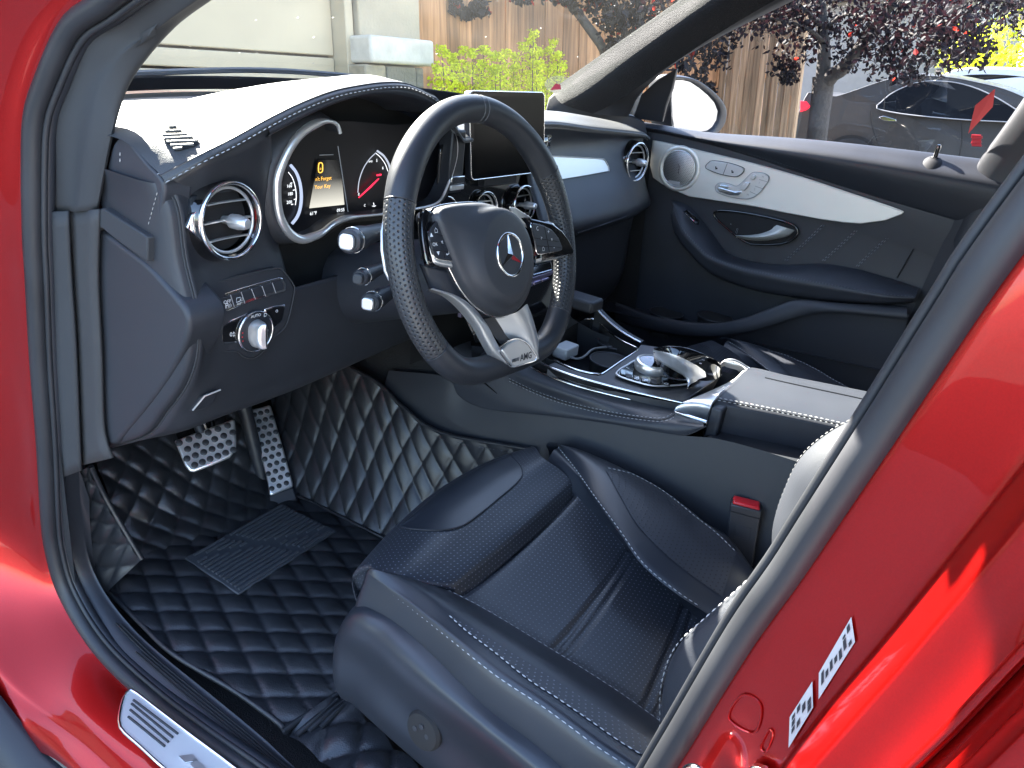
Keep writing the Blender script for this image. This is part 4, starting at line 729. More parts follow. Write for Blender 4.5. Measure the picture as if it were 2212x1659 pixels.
loft('console_side_right', [[(.12, .25, .85), (.125, .1, .785), (.125, -.1, .785), (.12, -.25, .79), (.12, -.6, .80)], [(.15, .25, .6), (.15, .1, .6), (.15, -.1, .6), (.15, -.25, .6), (.15, -.6, .6)], [(.15, .3, .38), (.15, .1, .38), (.15, -.1, .38), (.15, -.25, .38), (.15, -.6, .38)]], softp, con, nu=20, sub=3)
# passenger-side rail of bright trim rising to the centre stack
rail = [at(a, b, x=.128) for a, b in [(1381, 752), (1366, 744), (1340, 728), (1310, 704), (1285, 678), (1272, 661)]]
tube('rail_trim', cr(rail, 40)+V3((0, 0, .012)), .002, chrome, con, seg=8)
loft('rail', [[p+V3((0, 0, .010)) for p in rail], [p+V3((.022, 0, .008)) for p in rail], [p+V3((.03, 0, -.03)) for p in rail], [p+V3((.03, 0, -.2)) for p in rail]], softp, con, nu=30, sub=4)
lab(box('stack_shelf', at(1258, 652, x=.12), (.05, .07, .024), softp, con, .006, 3), 'dark ledge where the console meets the centre stack')
loft('stack_foot', [[(-.15, .18, .80), (0, .18, .79), (.15, .18, .79)], [(-.145, .17, .74), (0, .17, .73), (.14, .17, .73)], [(-.14, .12, .715), (0, .12, .715), (.13, .12, .715)]], piano, con, nu=12, sub=3)
# silver end piece in front of the armrest
S0 = [cz(1457, 889, .772), cz(1470, 872, .787), cz(1490, 862, .795), cz(1530, 846, .80), cz(1580, 822, .80), cz(1605, 800, .80), cz(1603, 790, .80), cz(1580, 780, .80), cz(1562, 781, .80)]
S1 = [cz(1525, 912, .766), cz(1531, 893, .788), cz(1540, 876, .803), cz(1565, 862, .808), cz(1600, 842, .808), cz(1632, 812, .808), cz(1636, 806, .808), cz(1600, 788, .808), cz(1566, 778, .808)]
lab(loft('silver_surround', [[p+V3((0, .004, -.012)) for p in S0], S0, [(a*.5+b*.5)+V3((0, 0, .003)) for a, b in zip(S0, S1)], S1, [p+V3((.0, -.004, -.012)) for p in S1]], satin, con, nu=50, sub=5, ang=60), 'bright silver surround in front of the armrest')
tube('surround_edge', cr(S1, 60)+V3((0, 0, .001)), .0012, chrome, con, seg=6)
prism('surround_foot', [at(a, b, x=-.128) for a, b in [(1457, 889), (1525, 911), (1527, 916), (1459, 896)]], (.006, 0, 0), chrome, con, .0008)
# controller: oval bezel, buttons, knob and touchpad arch
ctl = part('controller', 'silver rotary controller with touchpad arch on the console')
bez = [cz(a, b, .793) for a, b in [(1332, 812), (1336, 802), (1352, 792), (1380, 778), (1440, 772), (1500, 790), (1515, 812), (1490, 830), (1440, 836), (1405, 835), (1360, 823)]]
prism('bezel_plate', bez, (0, 0, .002), piano, ctl, .001, 2, smooth_n=50); tube('bezel_rim', [p+V3((0, 0, .002)) for p in bez], .0016, satin, ctl, seg=8, n=70, closed=True)
for a, b, w_ in [(1345, 806, 13), (1358, 813, 16), (1374, 817, 15), (1392, 821, 17), (1412, 825, 16), (1438, 828, 18)]:
    prism('button', [cz(a-w_*.45, b-4, .796), cz(a+w_*.4, b-1, .796), cz(a+w_*.5, b+7, .796), cz(a-w_*.35, b+4, .796)], (0, 0, .003), piano if w_ != 16 else hardp, ctl, .0008); 
for a, b, s_ in [(1343, 808, ':'), (1373, 818, '‡'), (1392, 822, '∞'), (1440, 829, '○'), (1355, 794, '‡')]: text('button_print', s_, cz(a, b, .7995), (1, -.3, 0), (.3, 1, 0), .009, white, ctl)
kc = cz(1406, 790, .803); krr = 34/FPX*np.dot(kc-CAM, _f)
lathe('controller_knob', [(krr*.95, -.009), (krr*1.02, -.006), (krr*1.05, 0), (krr*1.04, .005), (krr*.98, .0085), (krr*.84, .0095), (krr*.78, .008), (0, .0075)], kc, (-.05, -.08, 1), satin, ctl, 48)
lathe('knob_cap', [(krr*.77, .0080), (krr*.74, .0088), (0, .0092)], kc, (-.05, -.08, 1), piano, ctl, 36)
# arch: silver blade on the driver side sweeping down to the rear, gloss touchpad over it
az = lambda a, b, z: at(a, b, z=z)
Uu = [az(a, b, z) for a, b, z in [(1411, 758, .838), (1440, 762, .846), (1464, 769, .846), (1490, 781, .838), (1512, 794, .824), (1534, 813, .803)]]
Ll = [az(a, b, z) for a, b, z in [(1411, 762, .832), (1421, 772, .830), (1450, 790, .825), (1477, 806, .815), (1486, 822, .803), (1486, 835, .795)]]
Tt = [az(a, b, z) for a, b, z in [(1413, 754, .842), (1440, 748, .855), (1486, 752, .858), (1534, 771, .846), (1555, 786, .828), (1557, 804, .803)]]
lab(loft('arch_blade', [[p+V3((.006, 0, -.008)) for p in Ll], Ll, [(p+q)/2+V3((-.003, 0, .005)) for p, q in zip(Ll, Uu)], Uu, [p+V3((.004, 0, -.006)) for p in Uu]], satin, ctl, nu=30, sub=6, ang=70), 'sweeping silver blade of the touchpad arch')
lab(loft('touchpad', [[p+V3((.002, 0, -.004)) for p in Uu], [p+V3((.001, 0, .0005)) for p in Uu], [(p+q)/2+V3((0, 0, .004)) for p, q in zip(Uu, Tt)], Tt, [p+V3((.012, .002, -.012)) for p in Tt], [V3((p[0]+.016, p[1], .797)) for p in Tt]], piano, ctl, nu=30, sub=5), 'gloss black touchpad on the arch')
loft('arch_skirt', [[p+V3((.006, 0, -.008)) for p in Ll], [V3((p[0]+.02, p[1], .797)) for p in Ll]], piano, ctl, nu=20, sub=2)
for a, b, s_ in [(1513, 785, '◦'), (1520, 778, '▫'), (1527, 772, '▫')]: text('touchpad_print', s_, az(a, b, .862), (1, -.3, 0), (.3, 1, 0), .012, white, ctl)
tube('rear_hoop', [cz(1556, 792, .80), cz(1563, 783, .818), cz(1580, 778, .825), cz(1600, 786, .82), cz(1620, 800, .812), cz(1632, 812, .808)], .0028, satin, ctl, seg=8, n=40)
# armrest
arm = part('armrest', 'leather centre armrest, sunlit on top')
Al = [at(a, b, z=.818) for a, b in [(1540, 872), (1549, 866), (1640, 884), (1740, 904), (1840, 926), (1960, 955)]]
Ar = [at(a, b, z=.822) for a, b in [(1612, 812), (1624, 795), (1700, 812), (1790, 830), (1890, 850), (2010, 876)]]
Am = [(a*.28+b*.72)+V3((0, 0, .003)) for a, b in zip(Al, Ar)]
tp = loft('armrest_pad', [[p+V3((-.006, .0, -.070)) for p in Al], [p+V3((-.007, .0, -.035)) for p in Al], [p+V3((-.006, .0, -.010)) for p in Al], Al, [(a*.8+b*.2)+V3((0, 0, .004)) for a, b in zip(Al, Ar)], Am, [(a*.1+b*.9)+V3((0, 0, .002)) for a, b in zip(Al, Ar)], Ar, [p+V3((.005, 0, -.02)) for p in Ar], [p+V3((.006, 0, -.07)) for p in Ar]], leather, arm, nu=44, sub=5, ang=70)
bar_ = bvh(tp)
prism('armrest_front', [Al[0]+V3((-.004, .002, -.066)), Al[0]+V3((-.003, .002, -.004)), Ar[0]+V3((0, .002, -.004)), Ar[0]+V3((0, .002, -.066))], (0, -.02, 0), leather, arm, .004, 3)
for off in (.004, -.004): stitch('armrest_stitching', [p+V3((.004+off*.5, 0, .002+off*.35)) for p in cr(Al[1:], 60)], thread, arm, .005, .003, .0008)
tube('armrest_seam', [p+V3((.003, 0, .0010)) for p in cr(Al[1:], 60)], .0010, shade, arm, seg=6)
tube('lid_groove', hits(bar_, [(1652, 816), (1700, 827), (1760, 840), (1830, 855), (1880, 866)], .0004), .0012, hardp, arm, seg=6, n=40)
box('armrest_base', (-.0, -.50, .72), (.24, .50, .10), softp, con, .01)
# seat belt buckle
bk = part('seat_belt_buckle', 'black seat belt buckle with a red release button')
bo_ = at(1605, 1140, x=-.165); bex = unit((.30, -.95, 0)); bey = unit(V3((0, .12, 1))); bnn = np.cross(bex, bey); bnn = -bnn if bnn[0] > 0 else bnn
def bq(u, v, w=0): return bo_+bex*u+bey*v+bnn*w
prism('buckle_body', [bq(-.021, -.055, -.012), bq(.021, -.055, -.012), bq(.022, .03, -.012), bq(-.022, .03, -.012)], bnn*.022, hardp, bk, .003, 3)
prism('buckle_head', [bq(-.0225, .026, -.013), bq(.0225, .026, -.013), bq(.0225, .040, -.013), bq(-.0225, .040, -.013)], bnn*.025, hardp, bk, .003, 3)
prism('release_button', [bq(-.020, .038, -.011), bq(.020, .038, -.011), bq(.019, .0445, -.011), bq(-.019, .0445, -.011)], bnn*.021, redbtn, bk, .003, 3)
prism('buckle_emboss', [bq(-.011, -.012, .0095), bq(.011, -.012, .0095), bq(.011, .008, .0095), bq(-.011, .008, .0095)], bnn*.001, hardp, bk, .0004)
tube('buckle_stalk', [bq(0, -.055, 0), bq(0, -.10, .0), bq(0, -.16, .01)], .008, hardp, bk, seg=8, n=8)
# loose things lying in the tray
gad = box('power_adapter', at(1222, 757, z=.775), (.046, .030, .022), mat('pale_grey_gadget', (.45, .45, .45), .5), None, .003, 3); gad.matrix_world = MCAR; top(gad, 'pale grey box-shaped adapter lying in the console tray', 'adapter')
cab = tube('charging_cable', [at(a, b, z=z) for a, b, z in [(1232, 772, .768), (1250, 775, .768), (1265, 768, .772), (1275, 758, .775), (1290, 752, .77), (1330, 750, .765), (1345, 762, .76)]], .0022, mat('grey_cable', (.2, .2, .2), .6), None, seg=8, n=40); cab.matrix_world = MCAR; top(cab, 'thin grey charging cable curled in the console cup holder', 'cable')
# ================================================================== PASSENGER DOOR
dr = part('passenger_door', 'inside of the closed passenger door')
b0 = [at(a, b, x=.765) for a, b in [(1380, 262), (1450, 273), (1535, 286), (1725, 299), (1884, 315), (2107, 342), (2220, 356)]]
b1 = [at(a, b, x=.714) for a, b in [(1385, 272), (1455, 287), (1550, 306), (1735, 335), (1890, 362), (2090, 400), (2190, 420)]]
b2 = [at(a, b, x=.731) for a, b in [(1385, 281), (1440, 290), (1571, 321), (1740, 374), (1884, 418), (2064, 470), (2150, 496)]]
bt = loft('belt_pad', [[p+V3((.01, 0, -.006)) for p in b0], b0, [(a*.6+b*.4)+V3((-.004, 0, .003)) for a, b in zip(b0, b1)], b1, b2, [p+V3((.01, 0, -.004)) for p in b2]], leather, dr, nu=60, sub=5, ang=70); lab(bt, 'leather belt-line pad under the passenger window, pale in the sun'); bbt = bvh(bt)
stitch('belt_stitching', hits(bbt, [(1571, 318), (1600, 327), (1660, 345), (1740, 369)], .0008), dthread, dr, .0045, .003, .0006)
card = lab(loft('door_card', [[(.742, .36, 1.09), (.742, .1, 1.085), (.742, -.2, 1.05), (.742, -.45, 1.02), (.742, -.50, 1.0)], [(.746, .36, .95), (.746, .1, .95), (.746, -.2, .93), (.746, -.45, .92), (.746, -.5, .92)],
        [(.742, .36, .80), (.742, .1, .80), (.742, -.2, .80), (.742, -.45, .80), (.742, -.5, .80)], [(.735, .40, .38), (.735, .1, .38), (.735, -.2, .38), (.735, -.45, .38), (.735, -.5, .38)]], leather, dr, nu=20, sub=5), 'black leather door card')
raw('door_inner', [(.758, .46, 1.085), (.758, -.52, 1.125), (.758, -.52, .36), (.758, .46, .36)], [(0, 1, 2, 3)], hardp, dr, False)
loft('upper_card', [[p+V3((.004, 0, .004)) for p in b2], [p+V3((.004, 0, -.03)) for p in b2], [p+V3((.008, 0, -.09)) for p in b2]], leather, dr, nu=40, sub=3)
TX = .7285
tr_o = [(1394, 303), (1416, 304), (1470, 315), (1524, 328), (1600, 346), (1668, 364), (1740, 385), (1812, 409), (1890, 435), (1948, 455), (1952, 458), (1949, 463), (1912, 477), (1859, 484), (1820, 481), (1776, 475), (1700, 461), (1632, 447), (1560, 436), (1488, 425), (1452, 410), (1428, 397), (1410, 384), (1402, 350)]
lab(prism('aluminium_trim', [at(a, b, x=TX) for a, b in tr_o], (.014, 0, 0), alu, dr, .0022, 3), 'blade-shaped matt aluminium trim on the passenger door')
tube('trim_edge_line', [at(a, b, x=TX-.0012) for a, b in tr_o[:11]], .0009, satin, dr, seg=6, n=60)
# loudspeaker grille
sp = part('loudspeaker', 'round pierced metal loudspeaker grille in the door trim'); spc = at(1466, 364, x=TX-.001); spr = 38.5/FPX*np.dot(spc-CAM, _f)
grm = perf('pierced_metal', (.55, .55, .54), (.03, .03, .03), .0042, .0038, .0012, .3, .0005); grm.node_tree.nodes['Principled BSDF'].inputs['Metallic'].default_value = .9
a_ = np.linspace(0, 2*np.pi, 40, endpoint=False); gr_ = np.array([[spc+V3((-.001-.004*(1-(r/spr)**2), r*math.cos(t), r*math.sin(t))) for t in a_] for r in np.linspace(.001, spr*.95, 12)])
uvp = [(p[1], p[2]) for p in gr_.reshape(-1, 3)]; F = [(j*40+i, j*40+(i+1) % 40, (j+1)*40+(i+1) % 40, (j+1)*40+i) for j in range(11) for i in range(40)]
raw('grille', gr_.reshape(-1, 3), F, grm, sp, True, 60, uvp); ring('grille_rim', spc+V3((-.002, 0, 0)), (-1, 0, 0), spr*.97, .0016, satin, sp, 56, 8); ring('trim_dish', spc+V3((.001, 0, 0)), (-1, 0, 0), spr*1.12, .006, alu, sp, 56, 8, flat=.35)
tube('grille_mark', [spc+V3((-.0055, .002, .012)), spc+V3((-.0057, -.003, .006)), spc+V3((-.0057, -.004, -.012))], .0008, hardp, sp, seg=5); box('grille_badge', spc+V3((-.003, .004, -spr*.80)), (.001, spr*.7, .008), satin, sp, .0004)
# seat heating bar, seat adjuster and memory keys
ss = part('seat_switches', 'seat heating and seat adjusting switches in the door trim'); X1 = TX-.0015
bar = [(1524, 359), (1530, 352), (1540, 347), (1575, 352), (1605, 362), (1607, 370), (1598, 379), (1588, 382), (1555, 376), (1527, 365)]
prism('heating_bar', [at(a, b, x=X1) for a, b in bar], (-.003, 0, 0), satin, ss, .001); tube('bar_rim', [at(a, b, x=X1-.003) for a, b in bar], .0008, hardp, ss, seg=6, n=40, closed=True); tube('bar_gap', [at(1571, 353, x=X1-.0032), at(1562, 377, x=X1-.0032)], .0006, hardp, ss, seg=5)
for a, b in ((1548, 363), (1583, 371)): text('bar_print', 'ъ', at(a, b, x=X1-.0034), (0, -1, 0), (0, 0, 1), .014, hardp, ss)
pl = [(1545, 408), (1547, 400), (1556, 395), (1575, 397), (1590, 402), (1602, 395), (1622, 375), (1632, 372), (1650, 374), (1661, 381), (1660, 392), (1642, 415), (1628, 426), (1612, 430), (1580, 426), (1552, 417)]
prism('adjuster_plate', [at(a, b, x=X1) for a, b in pl], (-.002, 0, 0), satin, ss, .001); tube('plate_rim', [at(a, b, x=X1-.002) for a, b in pl], .0007, pgrey, ss, seg=6, n=60, closed=True)
for nm, pts in [('cushion_key', [(1550, 407), (1556, 404), (1590, 414), (1600, 412), (1604, 416), (1596, 422), (1578, 421), (1556, 414)]), ('cushion_front_key', [(1553, 401), (1560, 398), (1574, 401), (1578, 405), (1572, 408), (1556, 405)]), ('backrest_key', [(1598, 408), (1604, 399), (1612, 393), (1621, 395), (1616, 404), (1608, 412)]), ('headrest_key', [(1621, 386), (1627, 378), (1632, 377), (1634, 382), (1629, 388)])]:
    prism(nm, [at(a, b, x=X1-.003) for a, b in pts], (-.006, 0, 0), chrome if 'cushion' in nm else satin, ss, .0015, 2)
for (a, b), s_ in zip([(1648, 382), (1640, 395), (1630, 409), (1615, 421)], ['H', '1', '2', 'M']): text('memory_print', s_, at(a, b, x=X1-.0024), (0, -1, 0), (0, 0, 1), .007, pgrey, ss)
for a, b, c, d in [(1640, 388, 1658, 393), (1631, 402, 1648, 408), (1620, 414, 1635, 421)]: tube('memory_gap', [at(a, b, x=X1-.0023), at(c, d, x=X1-.0023)], .0005, pgrey, ss, seg=5)
# pull handle in its scoop
hd_ = part('door_handle', 'silver inside door handle in a dark scoop')
sco = [(1542, 464), (1560, 455), (1632, 464), (1704, 482), (1723, 497), (1715, 515), (1686, 527), (1632, 528), (1608, 521), (1570, 493)]
prism('scoop', [at(a, b, x=.734) for a, b in sco], (.003, 0, 0), shade, hd_, .001, 1, smooth_n=50); tube('scoop_rim', [at(a, b, x=.733) for a, b in sco], .0028, piano, hd_, seg=8, n=60, closed=True)
H0 = [(1588, 508), (1617, 508), (1645, 504), (1664, 497), (1672, 490), (1678, 486)]; H1 = [(1590, 510), (1620, 516), (1652, 517), (1680, 513), (1702, 507), (1715, 497)]
lab(loft('pull_lever', [[at(a, b, x=.728) for a, b in H0], [at((a+c)/2, (b+d)/2, x=.712) for (a, b), (c, d) in zip(H0, H1)], [at(a, b, x=.722) for a, b in H1], [at(a, b+3, x=.733) for a, b in H1]], mat('pale_silver_paint', (.62, .61, .57), .32, .25), hd_, nu=24, sub=5, ang=60), 'curved silver pull lever')
for a, b, s_ in ((1578, 487, 'ˆ'), (1592, 498, '▯')): text('lock_print', s_, at(a, b, x=.7325), (0, -1, 0), (0, 0, 1), .012, pgrey, hd_)
# armrest with window switch
a0 = [at(a, b, x=c) for a, b, c in [(1452, 432, .735), (1492, 448, .735), (1535, 500, .735), (1574, 548, .735), (1640, 568, .735), (1700, 572, .735), (1776, 570, .735), (1848, 581, .735), (1930, 604, .735), (1985, 622, .735)]]
a1 = [at(a, b, x=c) for a, b, c in [(1455, 448, .715), (1470, 485, .695), (1500, 522, .685), (1536, 554, .68), (1600, 578, .675), (1668, 592, .67), (1740, 604, .67), (1812, 617, .67), (1912, 635, .67), (1978, 640, .68)]]
a2 = [at(a, b, x=c) for a, b, c in [(1450, 470, .72), (1462, 512, .70), (1494, 552, .692), (1535, 590, .688), (1600, 618, .685), (1668, 634, .68), (1740, 644, .68), (1812, 651, .68), (1912, 656, .68), (1972, 652, .69)]]
ar = loft('door_armrest', [a0, [(p*.6+q*.4)+V3((-.004, 0, .004)) for p, q in zip(a0, a1)], a1, [(p+q)/2+V3((-.006, 0, 0)) for p, q in zip(a1, a2)], a2, [p+V3((.05, 0, -.012)) for p in a2]], leather, dr, nu=60, sub=5, ang=70); lab(ar, 'leather door armrest sweeping up to the front'); bar2 = bvh(ar)
for o_ in (-.0, -4): stitch('armrest_stitching', [p+V3((-.0012, 0, .001*o_*.6)) for p in cr(a1, 80)], dthread, dr, .004, .003, .0005)
prism('window_switch', [at(a, b, x=.700) for a, b in [(1476, 459), (1484, 455), (1511, 478), (1509, 487), (1500, 484)]], (-.006, -.002, .004), piano, dr, .001); tube('window_switch_line', [at(1478, 459, x=.692), at(1504, 483, x=.690)], .001, chrome, dr, seg=5); tube('window_switch_line', [at(1490, 464, x=.692), at(1501, 473, x=.690)], .0009, chrome, dr, seg=5)
for l in ([(1776, 486), (1733, 528), (1689, 568)], [(1848, 497), (1810, 533), (1772, 567)], [(1938, 493), (1890, 536), (1844, 580)]):
    for k in (0, 5): stitch('card_stitching', [at(a+k, b, x=.7395) for a, b in l], pgrey, dr, .006, .0035, .0010)
tube('card_seam', [at(2006, 479, x=.740), at(1972, 540, x=.741), at(1938, 600, x=.741)], .0016, shade, dr, seg=6)
# storage pocket
pA = [at(a, b, x=c) for a, b, c in [(1330, 655, .68), (1416, 684, .66), (1524, 699, .65), (1596, 690, .65), (1668, 665, .66), (1722, 648, .67), (1812, 655, .67), (1960, 664, .68)]]
pB = [at(a, b, x=c) for a, b, c in [(1330, 690, .67), (1416, 714, .65), (1520, 727, .64), (1600, 720, .64), (1668, 704, .65), (1740, 681, .66), (1812, 676, .66), (1960, 690, .67)]]
pC = [V3((.68, p[1], .60)) for p in pB]
lab(loft('door_pocket', [[p+V3((.02, 0, -.004)) for p in pA], pA, [(p+q)/2+V3((-.006, 0, 0)) for p, q in zip(pA, pB)], pB, [p+V3((.012, 0, -.008)) for p in pB], pC, [V3((.70, p[1], .40)) for p in pB]], softp, dr, nu=50, sub=5, ang=60), 'moulded storage pocket at the foot of the door')
for px, py in ((1440, 676), (1545, 684)): c = at(px, py, x=.705); lathe('bottle_holder', [(.045, 0), (.043, -.002), (.04, -.06), (0, -.061)], c, (0, 0, 1), shade, dr, 28); ring('bottle_holder_rim', c, (0, 0, 1), .045, .002, hardp, dr, 32, 6)
raw('pocket_floor', [(.65, .36, .64), (.745, .36, .64), (.745, -.42, .70), (.67, -.42, .70)], [(0, 1, 2, 3)], softp, dr, False)
# lock pin
pc_ = hit(bbt, 2019, 343, .0)
pin = part('lock_pin', 'black door lock pin standing on the belt-line pad')
if pc_ is not None:
    lathe('pin_bump', [(.034, -.014), (.026, -.007), (.017, -.001), (.011, .002), (.008, .003), (0, .003)], pc_, (-.35, 0, 1), mat('pin_bump_leather', (.016, .017, .02), .7), pin, 32); ring('pin_collar', pc_+V3((0, 0, .003)), (0, 0, 1), .007, .0012, hardp, pin, 28, 6); lathe('pin', [(.0045, 0), (.0048, .014), (.0055, .020), (.004, .025), (0, .026)], pc_+V3((0, 0, .004)), (0, 0, 1), piano, pin, 18)
# side glass, its frame, mirror sail and rear frame
sg = part('side_window', 'passenger side window, slightly tinted')
gA = [(.775, .42, 1.085), (.775, .1, 1.105), (.775, -.2, 1.12), (.775, -.52, 1.135)]; gC = [(.66, .06, 1.46), (.645, -.1, 1.49), (.64, -.3, 1.505), (.64, -.55, 1.51)]
gB = [(.735, .27, 1.28), (.732, .02, 1.30), (.73, -.25, 1.315), (.73, -.53, 1.325)]
pane = lab(loft('window_pane', [gA, gB, gC], glass('tinted_side_glass', (.66, .66, .68), .8, 0), sg, nu=24, sub=8), 'smoked passenger window pane')
bpane = bvh(pane); rs = part('window_reflection_and_print', 'red slanted painted reflection and red print at the rear of the passenger window')
film = glass('red_film', (.85, .06, .07), .3); fm2 = bpy.data.materials.new('red_reflection_paint'); fm2.use_nodes = True; _t = fm2.node_tree; _b = _t.nodes['Principled BSDF']; _b.inputs['Base Color'].default_value = (.75, .03, .03, 1); _b.inputs['Transmission Weight'].default_value = .25; _b.inputs['Roughness'].default_value = .4
q_ = hits(bpane, [(2150, 191), (2145, 230), (2092, 288), (2107, 227)], .003); raw('sticker_or_reflection_sheet', q_, [(0, 1, 2, 3)], fm2, rs, False)  # red sheet added in place of a reflection in the glass
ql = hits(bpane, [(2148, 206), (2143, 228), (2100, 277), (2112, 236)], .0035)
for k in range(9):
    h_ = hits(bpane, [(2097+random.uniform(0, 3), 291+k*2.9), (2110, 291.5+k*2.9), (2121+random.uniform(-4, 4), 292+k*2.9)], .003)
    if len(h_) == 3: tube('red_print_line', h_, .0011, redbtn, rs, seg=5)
sl_ = [at(a, b, x=c) for a, b, c in [(1366, 256, .735), (1385, 204, .715), (1420, 172, .705), (1462, 147, .70), (1452, 190, .725), (1438, 232, .74), (1430, 264, .75)]]
lab(prism('mirror_sail', sl_, (.012, 0, 0), softp, dr, .003, 2), 'triangular black sail panel behind the mirror')
q0 = [at(a, b, x=.742) for a, b in [(2330, 40), (2262, 140), (2212, 214), (2160, 288), (2114, 353), (2104, 395), (2080, 452), (2060, 500)]]
q1 = [at(a, b, x=.72) for a, b in [(2390, 80), (2310, 195), (2250, 282), (2195, 360), (2150, 420), (2115, 475), (2090, 520), (2062, 575)]]
lab(loft('rear_window_frame', [[p+V3((.03, 0, 0)) for p in q0], q0, [(a+b)/2+V3((-.006, 0, 0)) for a, b in zip(q0, q1)], q1], softp, dr, nu=30, sub=5), 'grey frame at the rear of the passenger window')
for k, (dx, m) in enumerate(((8, rubber), (24, rubber))):
    tube('frame_seal', [at(a+dx, b+dx*.8, x=.715) for a, b in [(2390, 80), (2310, 195), (2250, 282), (2195, 360), (2150, 420), (2115, 475), (2085, 530), (2054, 585)]], .0055, m, dr, seg=8, n=40)
loft('pillar_lower', [[(.735, -.42, 1.06), (.74, -.40, .8), (.74, -.40, .4)], [(.72, -.47, 1.08), (.73, -.44, .8), (.735, -.42, .4)], [(.70, -.52, 1.1), (.71, -.50, .8), (.72, -.48, .4)], [(.70, -.75, 1.25), (.71, -.75, .8), (.72, -.75, .4)]], hardp, body, nu=14, sub=4)
loft('roof_side_rail', [[(.70, .33, 1.25), (.66, .06, 1.465), (.64, -.12, 1.495), (.635, -.3, 1.508), (.635, -.6, 1.512)], [(.66, .33, 1.28), (.61, .06, 1.49), (.60, -.12, 1.515), (.595, -.3, 1.525), (.595, -.6, 1.53)], [(.64, .30, 1.34), (.57, .02, 1.52), (.58, -.12, 1.55), (.58, -.3, 1.56), (.58, -.6, 1.56)]], trimgrey, body, nu=24, sub=4)
# outside mirror on the passenger side
mr = part('door_mirror', 'passenger side door mirror full of bright reflection')
mo = at(1503, 230, x=.985); mn = unit((-.30, -.95, .02)); me1 = unit(np.cross((0, 0, 1), mn)); me2 = np.cross(mn, me1)
def mq(px, py, w=0): return atp(px, py, mo+mn*w, mn)
MG = [(1452, 180), (1459, 173), (1474, 173), (1490, 177), (1510, 190), (1528, 205), (1543, 222), (1550, 240), (1547, 259), (1538, 274), (1527, 282), (1506, 285), (1480, 282), (1457, 277), (1453, 255), (1451, 215)]
MH = [(1449, 176), (1456, 166), (1478, 166), (1506, 173), (1532, 190), (1552, 208), (1566, 228), (1570, 245), (1567, 264), (1556, 281), (1545, 288), (1510, 291), (1480, 288), (1453, 283), (1448, 258), (1447, 212)]
raw('mirror_glass', [mq(a, b, .0) for a, b in MG], [tuple(range(len(MG)))], mat('mirror', (.95, .95, .95), .005, 1), mr, False)
hs = [mq(a, b, .004) for a, b in MH]; hc = np.mean(hs, 0)
loft('mirror_housing', [[mq(a, b, -.002) for a, b in MG], [mq((a+c)/2, (b+d)/2, .006) for (a, b), (c, d) in zip(MG, MH)], hs, [hc+(p-hc)*1.03-mn*.04 for p in hs], [hc+(p-hc)*.8-mn*.10 for p in hs], [hc+(p-hc)*.25-mn*.13 for p in hs]], hardp, mr, nu=60, sub=4, closed=True)
tube('mirror_foot', [mq(1462, 282, -.05), mq(1440, 290, -.05), V3((.80, .42, 1.06))], .018, hardp, mr, seg=10, n=8)
